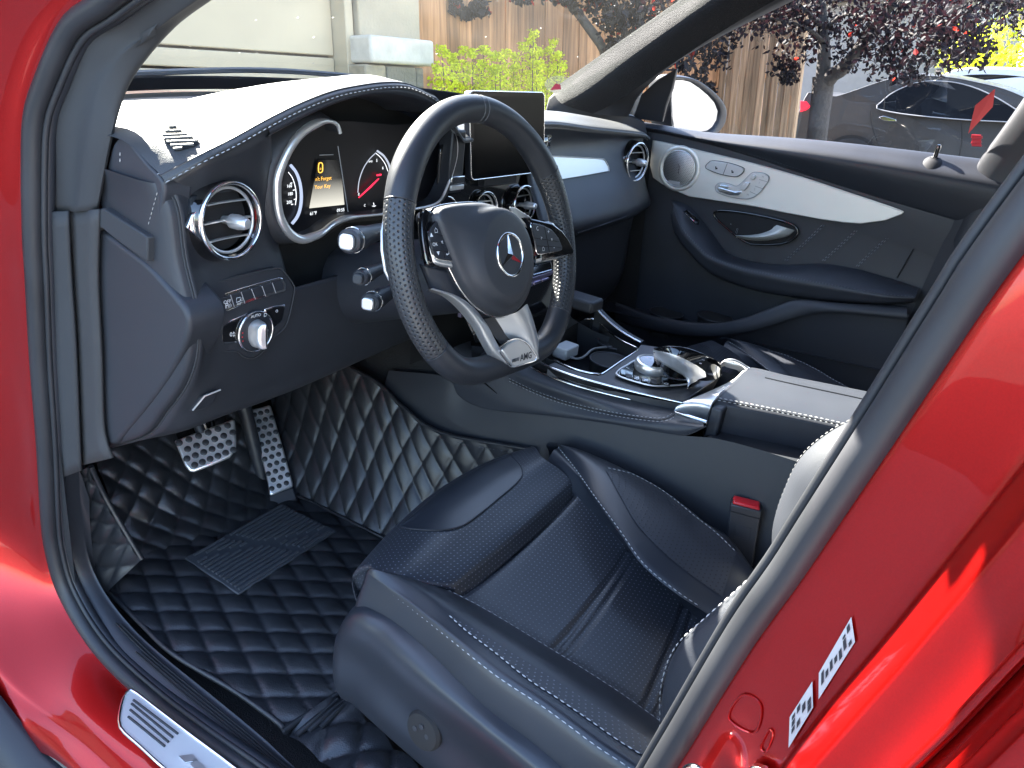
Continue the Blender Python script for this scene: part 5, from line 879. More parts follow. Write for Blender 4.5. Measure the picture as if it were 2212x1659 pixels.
# ================================================================== SEATS
def seat_cushion(S):
    Lo = [at(a, b, z=z) for a, b, z in [(794, 1253, .688), (863, 1299, .690), (960, 1375, .692), (1068, 1461, .692), (1176, 1533, .690), (1284, 1613, .686), (1349, 1656, .683), (1430, 1715, .68)]]
    Li = [at(a, b, z=z) for a, b, z in [(812, 1250, .688), (859, 1243, .685), (924, 1257, .678), (1032, 1307, .666), (1176, 1393, .650), (1320, 1483, .635), (1428, 1559, .622), (1500, 1612, .615)]]
    Rg = [at(a, b, z=z) for a, b, z in [(1180, 1000, .683), (1241, 1064, .672), (1284, 1109, .660), (1330, 1158, .648), (1374, 1206, .636), (1434, 1264, .62), (1492, 1321, .604), (1550, 1375, .592)]]
    Rs = [at(a, b, z=z) for a, b, z in [(1206, 966, .695), (1241, 1010, .696), (1284, 1071, .692), (1338, 1145, .682), (1392, 1218, .668), (1464, 1278, .652), (1531, 1321, .638), (1600, 1370, .625)]]
    Ro = [at(a, b, z=z) for a, b, z in [(1180, 962, .688), (1248, 971, .700), (1320, 1000, .702), (1392, 1036, .698), (1464, 1083, .692), (1520, 1128, .684), (1574, 1163, .678), (1632, 1238, .662)]]
    Lo = [Lo[0]+V3((.012, .016, -.05)), Lo[0]+V3((.004, .010, -.014))]+Lo; Li = [Li[0]+V3((.014, .020, -.05)), Li[0]+V3((.006, .012, -.014))]+Li
    # left bolster
    Lm = [(a+b)/2+V3((0, 0, .016)) for a, b in zip(Lo, Li)]
    Ld = [p+V3((-.010, .004, -.045)) for p in Lo]; Ldd = [p+V3((.0, 0, -.075)) for p in Lo]
    bl = lab(loft('left_bolster', [Ldd, Ld, Lo, [p*.7+q*.3+V3((0, 0, .004)) for p, q in zip(Lo, Lm)], Lm, [p*.4+q*.6+V3((0, 0, .003)) for p, q in zip(Lm, Li)], Li, [p+V3((.004, 0, -.010)) for p in Li]], leather_s, S, nu=60, sub=5, ang=75), 'smooth leather outer bolster of the seat cushion')
    stitch('bolster_stitching', [p+V3((.001, 0, .0012)) for p in cr(Lo[2:], 60)], thread, S, .0055, .0028, .0007); stitch('bolster_stitching', [p+V3((-.001, 0, .0012)) for p in cr(Li[2:], 60)], thread, S, .0048, .003, .0006)
    bb = bvh(bl)
    w0 = [(981, 1336), (1040, 1368), (1110, 1413), (1180, 1457), (1260, 1508), (1340, 1558), (1392, 1592), (1440, 1622)]; w1 = [(972, 1332), (1010, 1366), (1068, 1410), (1140, 1468), (1200, 1507), (1270, 1555), (1340, 1604), (1400, 1640)]
    w0h = hits(bb, w0, .0012); w1h = hits(bb, w1, .0012)
    if len(w0h) > 4 and len(w1h) > 4:
        loft('perforated_wedge', [w0h, w1h], seatperf, S, nu=40, sub=4); stitch('wedge_stitching', [p+V3((-.001, 0, .001)) for p in w1h], thread, S, .0048, .003, .0008)
    # perforated centre with cross seams
    n = 46; li, rg = cr([at(984, 1286, z=.667)]+Li[5:], n), cr(Rg[1:], n); cols = []
    for t in np.linspace(0, 1, 26):
        dish = -.012*(math.sin(math.pi*t)**.6); c = li*(1-t)+rg*t; c[:, 2] += dish+.006*math.exp(-((t-.0)/.05)**2)*0; cols.append(c)
    G = np.swapaxes(np.array(cols), 0, 1)              # (along, across)
    for k, sg_ in ((.42, .010), (.46, .010), (.80, .010), (.84, .010)):
        d = np.abs(np.linspace(0, 1, n)-k); G[:, :, 2] -= (.0045*np.exp(-(d/sg_)**2))[:, None]
    G[:2, :, 2] -= np.array([.006, .001])[:, None]
    lab(gridm('seat_centre', crv(G, 2), seatperf, S, ang=80), 'perforated leather seat centre')
    # thigh support in front of the groove
    gl = [at(a, b, z=.668) for a, b in [(990, 1281), (1060, 1222), (1130, 1162), (1190, 1108), (1241, 1062)]]
    m1 = [at(a, b, z=.690) for a, b in [(930, 1254), (1005, 1180), (1080, 1118), (1150, 1060), (1210, 1015)]]
    m2 = [at(a, b, z=.700) for a, b in [(856, 1236), (930, 1155), (1010, 1085), (1090, 1032), (1172, 988)]]
    f0 = [at(a, b, z=.688) for a, b in [(794, 1218), (866, 1137), (960, 1054), (1060, 996), (1150, 964)]]
    gl, m1, m2, f0 = [[r_[0]+V3((.004, -.002, -.034)), r_[0]+V3((-.001, 0, -.010))]+r_ for r_ in (gl, m1, m2, f0)]
    f1 = [p+V3((0, .022, -.035)) for p in f0]; f2 = [p+V3((0, -.01, -.10)) for p in f0]
    th = lab(loft('thigh_support', [[p+V3((0, -.004, -.010)) for p in gl], gl, [p*.75+q*.25+V3((0, 0, .008)) for p, q in zip(gl, m1)], m1, m2, f0, f1, f2], seatperf, S, nu=60, sub=6, ang=80), 'perforated thigh support of the cushion'); bth = bvh(th)
    pn = hits(bth, [(866, 1139), (885, 1144), (920, 1147), (960, 1146), (1000, 1136), (1040, 1108), (1080, 1075), (1115, 1045), (1128, 1026), (1124, 1008), (1108, 990)], .0016); pf_ = hits(bth, [(868, 1136), (890, 1116), (915, 1094), (945, 1068), (975, 1046), (1005, 1028), (1035, 1012), (1060, 1000), (1080, 992), (1095, 988), (1104, 987)], .0016)
    if len(pn) == 11 and len(pf_) == 11:
        fw_ = [p+V3((0, .022, -.034)) for p in pf_]
        lab(loft('plain_inset', [pn, [drop(bth, (p+q)/2, (0, .3, -1), .0016) for p, q in zip(pn, pf_)], pf_, fw_], leather_s, S, nu=40, sub=4), 'plain leather inset at the front of the cushion'); tube('inset_seam', pn, .0011, hardp, S, seg=6, n=50)
    # right bolster
    Rm = [(a*.5+b*.5)+V3((0, 0, .010)) for a, b in zip(Rs, Ro)]
    br_ = lab(loft('right_bolster', [[p+V3((0, 0, -.008)) for p in Rg], Rg, [p*.45+q*.55+V3((0, 0, .007)) for p, q in zip(Rg, Rs)], Rs, Rm, Ro, [p+V3((.016, 0, -.03)) for p in Ro], [p+V3((.012, 0, -.11)) for p in Ro]], leather_s, S, nu=60, sub=5, ang=75), 'leather bolster on the console side of the cushion'); bbr = bvh(br_)
    stitch('bolster_stitching', hits(bbr, [(1207, 966), (1241, 1010), (1284, 1071), (1338, 1145), (1392, 1219), (1464, 1278), (1520, 1315)], .0012), thread, S, .0050, .003, .0008)
    u0 = hits(bbr, [(1313, 1013), (1345, 1020), (1374, 1030), (1428, 1060), (1470, 1092), (1504, 1120), (1545, 1152), (1590, 1195)], .0014); u1 = hits(bbr, [(1309, 1018), (1322, 1040), (1336, 1066), (1376, 1134), (1428, 1190), (1470, 1226), (1510, 1256), (1560, 1290)], .0014)
    if len(u0) > 5 and len(u1) > 5: loft('perforated_patch', [u0, [drop(bbr, (p+q)/2, (.2, 0, -1), .0014) for p, q in zip(cr(u0, 8), cr(u1, 8))], u1], boltperf, S, nu=40, sub=6); stitch('patch_stitching', [p+V3((0, 0, .0006)) for p in u0], thread, S, .0046, .003, .0007)
    # plastic side shield
    o0 = [at(a, b, x=c) for a, b, c in [(787, 1307, -.640), (850, 1350, -.648), (920, 1413, -.658), (996, 1483, -.665), (1070, 1545, -.668), (1140, 1602, -.67), (1240, 1680, -.67)]]
    o1 = [at(a, b, x=c) for a, b, c in [(752, 1326, -.645), (815, 1390, -.664), (900, 1466, -.676), (985, 1535, -.682), (1060, 1596, -.685), (1120, 1648, -.685), (1210, 1720, -.685)]]
    o2 = [at(a, b, x=c) for a, b, c in [(724, 1382, -.638), (790, 1440, -.650), (860, 1508, -.660), (930, 1568, -.665), (1000, 1624, -.668), (1060, 1672, -.668), (1150, 1740, -.668)]]
    o3 = [at(a, b, x=c) for a, b, c in [(722, 1452, -.638), (762, 1498, -.648), (825, 1556, -.658), (890, 1610, -.663), (950, 1660, -.666), (1010, 1706, -.668), (1100, 1770, -.668)]]
    o4 = [at(a, b, x=c) for a, b, c in [(738, 1492, -.632), (766, 1524, -.640), (815, 1570, -.648), (862, 1612, -.652), (915, 1658, -.656), (980, 1712, -.658), (1070, 1780, -.66)]]
    fr_ = [p+V3((.10, .004, .0)) for p in (o0[0], o1[0], o2[0], o3[0], o4[0])]
    G = [[f, *r] for f, r in zip(fr_, (o0, o1, o2, o3, o4))]
    top_in = [p+V3((.03, 0, .0)) for p in G[0]]
    sh = loft('side_shield', [top_in, *G, [p+V3((.02, 0, -.012)) for p in G[-1]]], shieldp, S, nu=60, sub=5, ang=75); lab(sh, 'rounded black plastic shield on the side of the seat'); bsh = bvh(sh)
    kc_ = hit(bsh, 922, 1573, .001)
    if kc_ is not None:
        lathe('lumbar_switch', [(.024, -.002), (.0245, .004), (.022, .008), (.017, .0095), (0, .0085)], kc_, (-1, .05, .12), shade, S, 32)
        for a, b in ((0, .009), (0, -.009), (.009, 0), (-.009, 0)): lathe('lumbar_key', [(.0036, .006), (.0034, .0095), (0, .010)], kc_+V3((0, a, b)), (-1, .05, .12), softp, S, 14)
    raw('seat_base', [(-.58, -.03, .42), (-.2, -.03, .42), (-.2, -.5, .42), (-.58, -.5, .42), (-.58, -.02, .62), (-.21, -.02, .64), (-.21, -.5, .60), (-.60, -.5, .60)], [(0, 1, 5, 4), (1, 2, 6, 5), (2, 3, 7, 6), (3, 0, 4, 7)], hardp, S, False)
def seat_back(S):
    # backrest: centre panel between two bolsters that stand forward of it
    L0 = [at(a, b, x=-.600) for a, b in [(1432, 1570), (1434, 1530), (1438, 1451), (1464, 1397), (1508, 1350)]]+[V3((-.585, -.455, .88)), V3((-.57, -.50, 1.0)), V3((-.56, -.545, 1.12)), V3((-.55, -.58, 1.22))]
    R0 = [V3((-.235, -.42, .69)), V3((-.225, -.405, .74))]+[at(a, b, x=-.215) for a, b in [(1688, 1089), (1706, 1028), (1742, 974), (1796, 931), (1856, 904)]]+[V3((-.23, -.51, 1.02)), V3((-.24, -.56, 1.14)), V3((-.25, -.59, 1.22))]
    L0, R0 = cr(L0, 12), cr(R0, 12)
    Lout = [p+V3((-.035, -.07, 0)) for p in L0]; Lb = [p+V3((-.03, -.17, 0)) for p in L0]; Rout = [p+V3((.030, -.07, 0)) for p in R0]; Rb = [p+V3((.02, -.17, 0)) for p in R0]
    Lin = [p+V3((.085, -.055, 0)) for p in L0]; Rin = [p+V3((-.085, -.055, 0)) for p in R0]
    lab(loft('backrest', [Lb, Lout, [p+V3((-.018, -.018, 0)) for p in L0], L0, [p+V3((.035, -.012, 0)) for p in L0], Lin, [(a+b)/2+V3((0, -.015, 0)) for a, b in zip(Lin, Rin)], Rin, [p+V3((-.035, -.012, 0)) for p in R0], R0, [p+V3((.015, -.018, 0)) for p in R0], Rout, Rb], leather, S, nu=50, sub=5, ang=75), 'leather backrest, its bolsters in the sun')
    stitch('backrest_stitching', [p+V3((.016, -.0018, .0)) for p in cr(L0, 40)], dthread, S, .005, .003, .0009); stitch('backrest_stitching', [p+V3((-.004, .0015, .0)) for p in cr(L0, 40)], thread, S, .005, .003, .0008); stitch('backrest_stitching', [p+V3((.004, .001, .0)) for p in cr(R0, 40)], dthread, S, .005, .003, .0009)
seat = part('driver_seat', 'black leather driver seat'); seat_cushion(seat); seat_back(seat)
ps = part('passenger_seat', 'black leather passenger seat beyond the console'); ps.location = (.752, -.012, .0)
for ch in list(seat.children):
    c = ch.copy(); COL.objects.link(c); c.parent = ps
# ================================================================== FOOTWELL
def quilt(name, rows, m, parent, du=.058, dv=.070, h=.0045, res=.0042, rot=0, thick=0, lat=None, pw=.42):
    R = [cr(r, 60) for r in rows]; G0 = crv(R, 8); wu = np.linalg.norm(np.diff(G0, axis=1), axis=2).sum(1).mean(); wv = np.linalg.norm(np.diff(G0, axis=0), axis=2).sum(0).mean()
    nu, nv = max(8, int(wu/res)), max(8, int(wv/res)); G1 = np.array([cr(r, nu) for r in G0]); G = np.swapaxes(np.array([cr(G1[:, i], nv) for i in range(nu)]), 0, 1)
    U, Vv = np.meshgrid(np.linspace(0, wu, nu), np.linspace(0, wv, nv)); c, s = math.cos(rot), math.sin(rot); a = U*c-Vv*s; b = U*s+Vv*c
    p = np.abs(np.sin(np.pi*(a/du+b/dv)/1.)); q_ = np.abs(np.sin(np.pi*(a/du-b/dv)/1.)); 
    if lat: p, q_ = [np.abs(np.sin(np.pi*(G[..., 0]*l[0]+G[..., 1]*l[1]+l[2])/l[3])) for l in lat]
    H = h*((np.clip(p, 0, 1)**pw)*(np.clip(q_, 0, 1)**pw))
    wr = np.zeros_like(H)
    for k in range(5): f1, f2, f3 = rng.uniform(40, 130, 3); wr += .00022*np.sin(U*f1+Vv*f2+f3)*np.sin(Vv*f3*.7+U*20)
    Tu = np.gradient(G, axis=1); Tv = np.gradient(G, axis=0); N = np.cross(Tu, Tv); N /= np.linalg.norm(N, axis=2)[..., None]
    tv = CAM-G; N *= np.sign((N*tv).sum(2).mean())
    return gridm(name, G+N*(H+wr)[..., None], m, parent, ang=85)
fm = empty('floor_mat'); fm.matrix_world = MCAR; top(fm, 'black diamond-quilted leather floor mat lining the driver footwell', 'floor mat')
fl0 = [at(a, b, z=.408) for a, b in [(236, 1282), (300, 1345), (374, 1415), (504, 1494), (598, 1562), (618, 1586)]]
fl1 = [at(a, b, z=.412) for a, b in [(300, 1205), (390, 1260), (480, 1330), (580, 1400), (680, 1450), (740, 1490)]]
fl2 = [at(a, b, z=.412) for a, b in [(520, 1110), (600, 1160), (690, 1230), (760, 1290), (840, 1360), (900, 1420)]]
fl3 = [at(a, b, z=.410) for a, b in [(650, 1068), (730, 1108), (838, 1160), (930, 1190), (1020, 1220), (1120, 1260)]]
lab(quilt('mat_floor', [fl0, fl1, fl2, fl3], dmat, fm, .062, .076, .0085, .0032, lat=((.772, .636, .276, .0415), (.937, -.35, .659, .0435)), pw=.36), 'quilted floor part of the mat')
tube('mat_piping', [p+V3((0, 0, .003)) for p in cr(fl0, 60)], .0042, dmat, fm, seg=8)
to0 = [at(a, b, z=.412) for a, b in [(296, 1208), (400, 1180), (500, 1150), (575, 1105), (640, 1070)]]
to1 = [V3((p[0]+.0, .575, .50)) for p in to0]; to2 = [V3((p[0]+.01, .655, .61)) for p in to0]; to3 = [V3((p[0]+.02, .70, .72)) for p in to0]
lab(quilt('mat_toe_board', [to0, [(a+b)/2+V3((0, .012, -.012)) for a, b in zip(to0, to1)], to1, to2, to3], dmat, fm, .048, .060, .0066, .0032, pw=.36), 'quilted toe board part of the mat')
ts0 = [at(a, b, z=.415) for a, b in [(600, 1062), (650, 1070), (730, 1110), (838, 1162), (960, 1200), (1100, 1230)]]
ts2 = [at(a, b, x=c) for a, b, c in [(585, 835, -.20), (700, 822, -.185), (800, 816, -.172), (872, 880, -.172), (955, 935, -.172), (1150, 972, -.165)]]
ts2 = [V3((-.20, .66, .60)), V3((-.19, .56, .665)), *ts2[2:]]
ts0 = [at(590, 1060, z=.42), at(640, 1068, z=.415), at(720, 1105, z=.415), at(840, 1162, z=.415), at(960, 1200, z=.415), at(1150, 1240, z=.415)]
lab(quilt('mat_tunnel_side', [ts0, [(a*.6+b*.4)+V3((.010, 0, -.006)) for a, b in zip(ts0, ts2)], ts2], dmat, fm, .047, .088, .0060, .0030, pw=.30), 'quilted side of the mat up the tunnel')
tube('mat_piping', [p+V3((-.002, 0, .001)) for p in cr(ts2, 60)], .004, dmat, fm, seg=8); stitch('mat_stitching', [p+V3((-.006, 0, -.009)) for p in cr(ts2, 60)], dthread, fm, .005, .003, .0006)
tube('mat_piping', cr([at(a, b, z=.418) for a, b in [(600, 1064), (650, 1074), (730, 1112), (838, 1166), (900, 1190)]], 40), .003, dmat, fm, seg=8)
ks0 = [at(a, b, x=-.690) for a, b in [(178, 1010), (184, 1110), (200, 1200), (232, 1280)]]; ks1 = [at(a, b, x=c) for a, b, c in [(196, 1008, -.688), (225, 1070, -.675), (265, 1140, -.665), (306, 1208, -.655)]]
lab(quilt('mat_door_side', [ks0, ks1], dmat, fm, .040, .055, .007, .003, pw=.33), 'quilted strip of the mat beside the door'); tube('mat_piping', cr(ks1, 30), .0042, dmat, fm, seg=8)
# second mat corner behind, near the seat runner
rm_ = empty('floor_mat'); rm_.matrix_world = MCAR; top(rm_, 'glossier quilted leather floor cover between the sill and the seat base', 'floor mat')
g0 = [at(a, b, z=.400) for a, b in [(624, 1592), (690, 1645), (780, 1720), (900, 1800)]]; g1 = [at(a, b, z=.404) for a, b in [(742, 1498), (790, 1560), (870, 1640), (960, 1720)]]
quilt('cover_sheet', [g0, [(a+b)/2+V3((0, 0, .006)) for a, b in zip(g0, g1)], g1], mat('glossy_quilted_leather', (.022, .0225, .026), .28, bump=.35, bscale=500, bdist=.0008, noise='VORONOI', var=.15), rm_, .062, .074, .013)
for k in range(3): tube('cover_fold', [at(640+k*26, 1588-k*8, z=.412), at(690+k*20, 1546-k*6, z=.416), at(728+k*12, 1512+k*4, z=.412)], .0045, dmat, rm_, seg=8, n=14)
tube('mat_rear_piping', cr([at(a, b, z=.412) for a, b in [(612, 1580), (640, 1560), (690, 1525), (740, 1492)]], 30), .0045, dmat, fm, seg=8)
# ribbed heel pad sewn on the mat
hp_ = [(400, 1209), (608, 1091), (727, 1150), (515, 1287)]; hz = .421
H_ = [at(a, b, z=hz-.004) for a, b in hp_]; heelm = mat('ribbed_heel_rubber', (.045, .048, .056), .5, bump=.3, bscale=900, bdist=.0004)
lab(prism('heel_pad', H_, (0, 0, .004), heelm, fm, .0015), 'ribbed rubber heel pad')
def hq(s, t, z=hz): a = np.array(H_[0])*(1-s)*(1-t)+H_[1]*s*(1-t)+H_[2]*s*t+H_[3]*(1-s)*t; return V3((a[0], a[1], z))
def ribs(poly_test, n=14):
    for i in range(n):
        t = .05+.9*i/(n-1); run = None
        for s in np.linspace(.03, .97, 60):
            ok = poly_test(s, t)
            if ok and run is None: run = s
            if (not ok or s > .965) and run is not None:
                if s-run > .06: tube('heel_rib', [hq(run, t, hz+.0010), hq(s, t, hz+.0010)], .0027, heelm, fm, seg=6)
                run = None
ribs(lambda s, t: abs((t-.5)-(s-.5)*1.15*0-(.0)) > -1 and abs(s-.5-.28*(t-.5)) > .035 and abs((t-.5)-.9*(s-.5)) > .05)
# ------------------------------------------------------------------ pedals
def pedal_(name, lbl, quad, o, nrm, rowsn, colsn, sr, smooth):
    P = part(name, lbl); nrm = unit(nrm); Q = [atp(a, b, o, nrm) for a, b in quad]
    prism('pedal_plate', Q, nrm*-.007, pedal, P, .004, 3); c4 = [Q[0], Q[1], Q[2], Q[3]] if len(Q) == 4 else None
    return P, nrm
bo2 = at(445, 962, y=.475); bn2 = (-.30, -.62, .72)
P, nn = pedal_('brake_pedal', 'wide perforated steel brake pedal', [(376, 951), (440, 928), (500, 906), (508, 906), (511, 950), (510, 970), (497, 988), (455, 1006), (420, 1019), (410, 1018), (400, 1006), (386, 972)], bo2, bn2, 0, 0, 0, 0)
def stud(P, px, py, o, n, r):
    c = atp(px, py, o, n); return lathe('rubber_stud', [(r, -.001), (r*.98, .0012), (r*.7, .0019), (0, .002)], c, n, rubber, P, 14)
B0, B1, B2, B3 = map(np.array, [(387, 957), (502, 916), (504, 972), (412, 1008)]); proto = None
for j in range(4):
    for i in range(6):
        s = (i+.5*(j % 2))/5.5; t = j/3; p = B0*(1-s)*(1-t)+B1*s*(1-t)+B2*s*t+B3*(1-s)*t; stud(P, p[0], p[1], bo2, nn, .0058)
lathe('pedal_arm', [(.008, .0), (.010, .1), (.012, .3)], bo2-unit(bn2)*.024+V3((.0, .0, .02)), (.05, .62, .78), hardp, P, 12)
ao = at(588, 972, y=.53); an = (-.34, -.60, .72)
P, nn = pedal_('accelerator_pedal', 'tall perforated steel accelerator pedal', [(541, 884), (583, 874), (586, 878), (610, 960), (633, 1042), (634, 1051), (592, 1068), (583, 1070), (579, 1045), (560, 965)], ao, an, 0, 0, 0, 0)
A0, A1, A2, A3 = map(np.array, [(549, 893), (581, 884), (626, 1046), (588, 1060)])
for j in range(11):
    for i in range(3):
        s = (i+.5*(j % 2)*.9)/2.4; t = j/10.5+.02; p = A0*(1-s)*(1-t)+A1*s*(1-t)+A2*s*t+A3*(1-s)*t
        if s < 1.05: stud(P, p[0], p[1], ao, nn, .0052)
q_ = [atp(a, b, ao-np.array(nn)*.002, nn) for a, b in [(581, 1071), (634, 1051), (642, 1080), (583, 1094)]]; prism('pedal_hinge', q_, np.array(nn)*-.02, hardp, P, .003)
lathe('pedal_back', [(.012, -.06), (.014, .1), (.014, .25)], ao+V3((-.025, .02, 0)), (-.02, .3, .95), hardp, P, 12)
loft('footwell_wiring_cover', [[(-.46, .60, .75), (-.46, .62, .6), (-.45, .58, .5)], [(-.41, .56, .75), (-.41, .57, .6), (-.41, .55, .5)], [(-.37, .60, .75), (-.37, .62, .6), (-.37, .6, .5)]], piano, dash, nu=12, sub=4)
# ================================================================== OUTSIDE (level world)
def gz(y): return math.tan(TILT)*min(max(y, -9.), 2.9)
asph = mat('street_asphalt', (.07, .07, .07), .9, bump=.5, bscale=60, bdist=.01, var=.2, vscale=3)
conc = mat('driveway_concrete', (.30, .29, .27), .85, bump=.3, bscale=90, bdist=.004, var=.18, vscale=1.5)
xs = [-400, -30, -6, 6, 30, 400]; ys = [-400, -40, -9, -3, 2.9, 30, 400]
gr = raw('ground', [(x, y, gz(y)-.02) for y in ys for x in xs], [(j*6+i, j*6+i+1, j*6+7+i, j*6+6+i) for j in range(6) for i in range(5)], asph, None, False); top(gr, 'sloping paved ground reaching to the horizon', 'ground', kind='structure')
dw = raw('driveway', [(-4, -9, gz(-9)), (9, -9, gz(-9)), (9, 2.74, gz(2.74)), (-4, 2.74, gz(2.74))], [(0, 1, 2, 3)], conc, None, False); top(dw, 'sloping concrete driveway under the car', 'driveway', kind='structure')
# ------------------------------------------------------------------ garage front
GY = 2.75
stucco = mat('pale_stucco', (.40, .33, .235), .9, bump=.7, bscale=60, bdist=.006, var=.1, vscale=4); stucco2 = mat('grey_stucco', (.26, .22, .17), .9, bump=.8, bscale=70, bdist=.008, var=.14, vscale=6)
cream = mat('cream_door_paint', (.46, .37, .25), .6, bump=.1, bscale=60, bdist=.003, var=.05, vscale=3); capm = mat('pale_cast_stone', (.56, .50, .42), .8, bump=.5, bscale=45, bdist=.005, var=.14, vscale=10)
gar = empty('garage'); top(gar, 'garage with cream sectional door and stone pillar ahead of the car', 'garage')
def gx(px, py=100, y=GY): return atw(px, py, y=y)[0]
def gzz(px, py, y=GY): return atw(px, py, y=y)[2]
x0, x1, x2 = gx(724, y=GY+.08), gx(757), gx(897, 50)
zs = [gz(2.7), gzz(720, 161, GY+.08), gzz(724, 123, GY+.08)]; zs.append(zs[2]+(zs[2]-zs[1])*2.6); zs = [zs[0], zs[1]-.52, zs[1], zs[2], zs[2]+.53, zs[2]+1.06]
for a, b in zip(zs[:-1], zs[1:]):
    if b-a > .02: lab(box('door_section', ((-3.6+x0)/2, GY+.12, (a+b)/2), (x0+3.6, .05, b-a-.012), cream, gar, .006), 'cream panel of the garage door')
box('door_frame', (x0+.035, GY+.07, 1.7), (.06, .16, 2.8), cream, gar, .006); box('door_frame', (x0+.11, GY+.03, 1.7), (.05, .10, 2.8), stucco, gar, .006)
box('wall', ((x1+x2)/2, GY+.25, 1.75), (x2-x1, .46, 2.8), stucco2, gar, .01); wl = gx(773, 40, GY-.03); box('wall_facing', ((wl+x2)/2, GY-.012, 2.26), (x2-wl, .05, 1.4), stucco, gar, .008)
box('wall', (-4.2, GY+.25, 1.75), (1.2, .5, 2.8), stucco, gar, .01); box('lintel', (-.6, GY+.25, 2.98), (7.2, .5, .34), stucco, gar, .01)
box('back_wall', (-.8, 6.2, 1.9), (7.2, .1, 3.0), stucco, gar); box('roof_slab', (-.7, 4.5, 3.2), (7.6, 3.6, .12), stucco, gar); box('side_wall', (2.74, 4.6, 1.75), (.1, 3.2, 2.8), stucco, gar); box('side_wall', (-4.7, 4.6, 1.75), (.1, 3.2, 2.8), stucco, gar)

CY = GY-.17; ca, cb = atw(800, 76, y=CY), atw(938, 86, y=CY); cc, cd_ = atw(942, 140, y=CY), atw(800, 139, y=CY); ztop = (ca[2]+cb[2])/2; zbot = (cc[2]+cd_[2])/2
lab(box('pillar_cap', ((ca[0]+cb[0])/2, CY+.17, (ztop+zbot)/2), (cb[0]-ca[0], .34, ztop-zbot), capm, gar, .018, 3), 'pale cast stone cap of the pillar')
sx0, sx1 = gx(782, 150, CY+.05), gx(918, 160, CY+.05); z = zbot; row = 0
while z > gz(2.7):
    hh = random.uniform(.12, .2); x = sx0+random.uniform(-.08, 0); 
    while x < sx1-.02:
        wd = min(random.uniform(.16, .42), sx1-x); wd = wd if sx1-x-wd > .08 else sx1-x
        xx = max(x, sx0); box('stone', (xx+(x+wd-xx)/2, CY+.12+random.uniform(-.012, .012), z-hh/2), (x+wd-xx-.014, .16, hh-.014), [mat('tan_stone', (.36, .29, .20), .85, bump=.8, bscale=25, bdist=.012, var=.25, vscale=8), capm][0] if row == 0 and x < sx0+.01 else stone_mats[random.randint(0, 2)] if 'stone_mats' in globals() else stucco2, gar, .012, 2); x += wd
    if row == 0: stone_mats = [mat('tan_stone', (.38, .31, .22), .85, bump=.8, bscale=25, bdist=.012, var=.25, vscale=8), mat('grey_stone', (.36, .34, .31), .85, bump=.8, bscale=25, bdist=.012, var=.2, vscale=8), mat('buff_stone', (.44, .39, .30), .85, bump=.8, bscale=25, bdist=.012, var=.2, vscale=8)]
    z -= hh; row += 1
# ------------------------------------------------------------------ board fences
def wood(name, col):
    m = bpy.data.materials.new(name); m.use_nodes = True; t = m.node_tree; b = t.nodes['Principled BSDF']; b.inputs['Roughness'].default_value = .85; L = t.links.new
    tc = t.nodes.new('ShaderNodeTexCoord'); oi = t.nodes.new('ShaderNodeObjectInfo'); mp = t.nodes.new('ShaderNodeMapping'); mp.inputs['Scale'].default_value = (30, 30, 1.6); ad = t.nodes.new('ShaderNodeVectorMath'); ad.operation = 'ADD'
    L(tc.outputs['Object'], ad.inputs[0]); sc_ = t.nodes.new('ShaderNodeVectorMath'); sc_.operation = 'SCALE'; sc_.inputs['Scale'].default_value = 9; cmb = t.nodes.new('ShaderNodeCombineXYZ'); L(oi.outputs['Random'], cmb.inputs[0]); L(oi.outputs['Random'], cmb.inputs[2]); L(cmb.outputs[0], sc_.inputs[0]); L(sc_.outputs[0], ad.inputs[1]); L(ad.outputs[0], mp.inputs[0])
    n = t.nodes.new('ShaderNodeTexNoise'); n.inputs['Scale'].default_value = 1.4; n.inputs['Detail'].default_value = 7; L(mp.outputs[0], n.inputs[0]); rp_ = t.nodes.new('ShaderNodeValToRGB'); e = rp_.color_ramp.elements
    e[0].position = .3; e[0].color = (*[c*.55 for c in col], 1); e[1].position = .72; e[1].color = (*[min(1, c*1.35) for c in col], 1); L(n.outputs[0], rp_.inputs[0])
    mr_ = t.nodes.new('ShaderNodeMapRange'); mr_.inputs[3].default_value = .62; mr_.inputs[4].default_value = 1.3; L(oi.outputs['Random'], mr_.inputs[0]); mx = t.nodes.new('ShaderNodeVectorMath'); mx.operation = 'SCALE'; L(rp_.outputs[0], mx.inputs[0]); L(mr_.outputs[0], mx.inputs['Scale']); L(mx.outputs[0], b.inputs['Base Color'])
    bp = t.nodes.new('ShaderNodeBump'); bp.inputs['Strength'].default_value = .5; bp.inputs['Distance'].default_value = .004; L(n.outputs[0], bp.inputs['Height']); L(bp.outputs[0], b.inputs['Normal']); return m
woodA, woodB = wood('weathered_cedar', (.40, .20, .09)), wood('tan_cedar', (.58, .39, .23))  # second cedar is a lighter tan
fA_ = empty('board_fence'); top(fA_, 'brown cedar board fence between the garage and the plum tree', 'fence'); fA_.location = (5.6, 2.95, .3)
fB_ = empty('board_fence'); top(fB_, 'tan narrow board fence end beside the tree trunk', 'fence'); FX = 8.55; fB_.location = (FX, 2.4, .3)
bm1 = box('board', (0, 0, 0), (.1385, .02, 2.5), woodA, None, .003, 1); me1_ = bm1.data; bpy.data.objects.remove(bm1); bm2 = box('board', (0, 0, 0), (.02, .076, 2.5), woodB, None, .003, 1); me2_ = bm2.data; bpy.data.objects.remove(bm2)
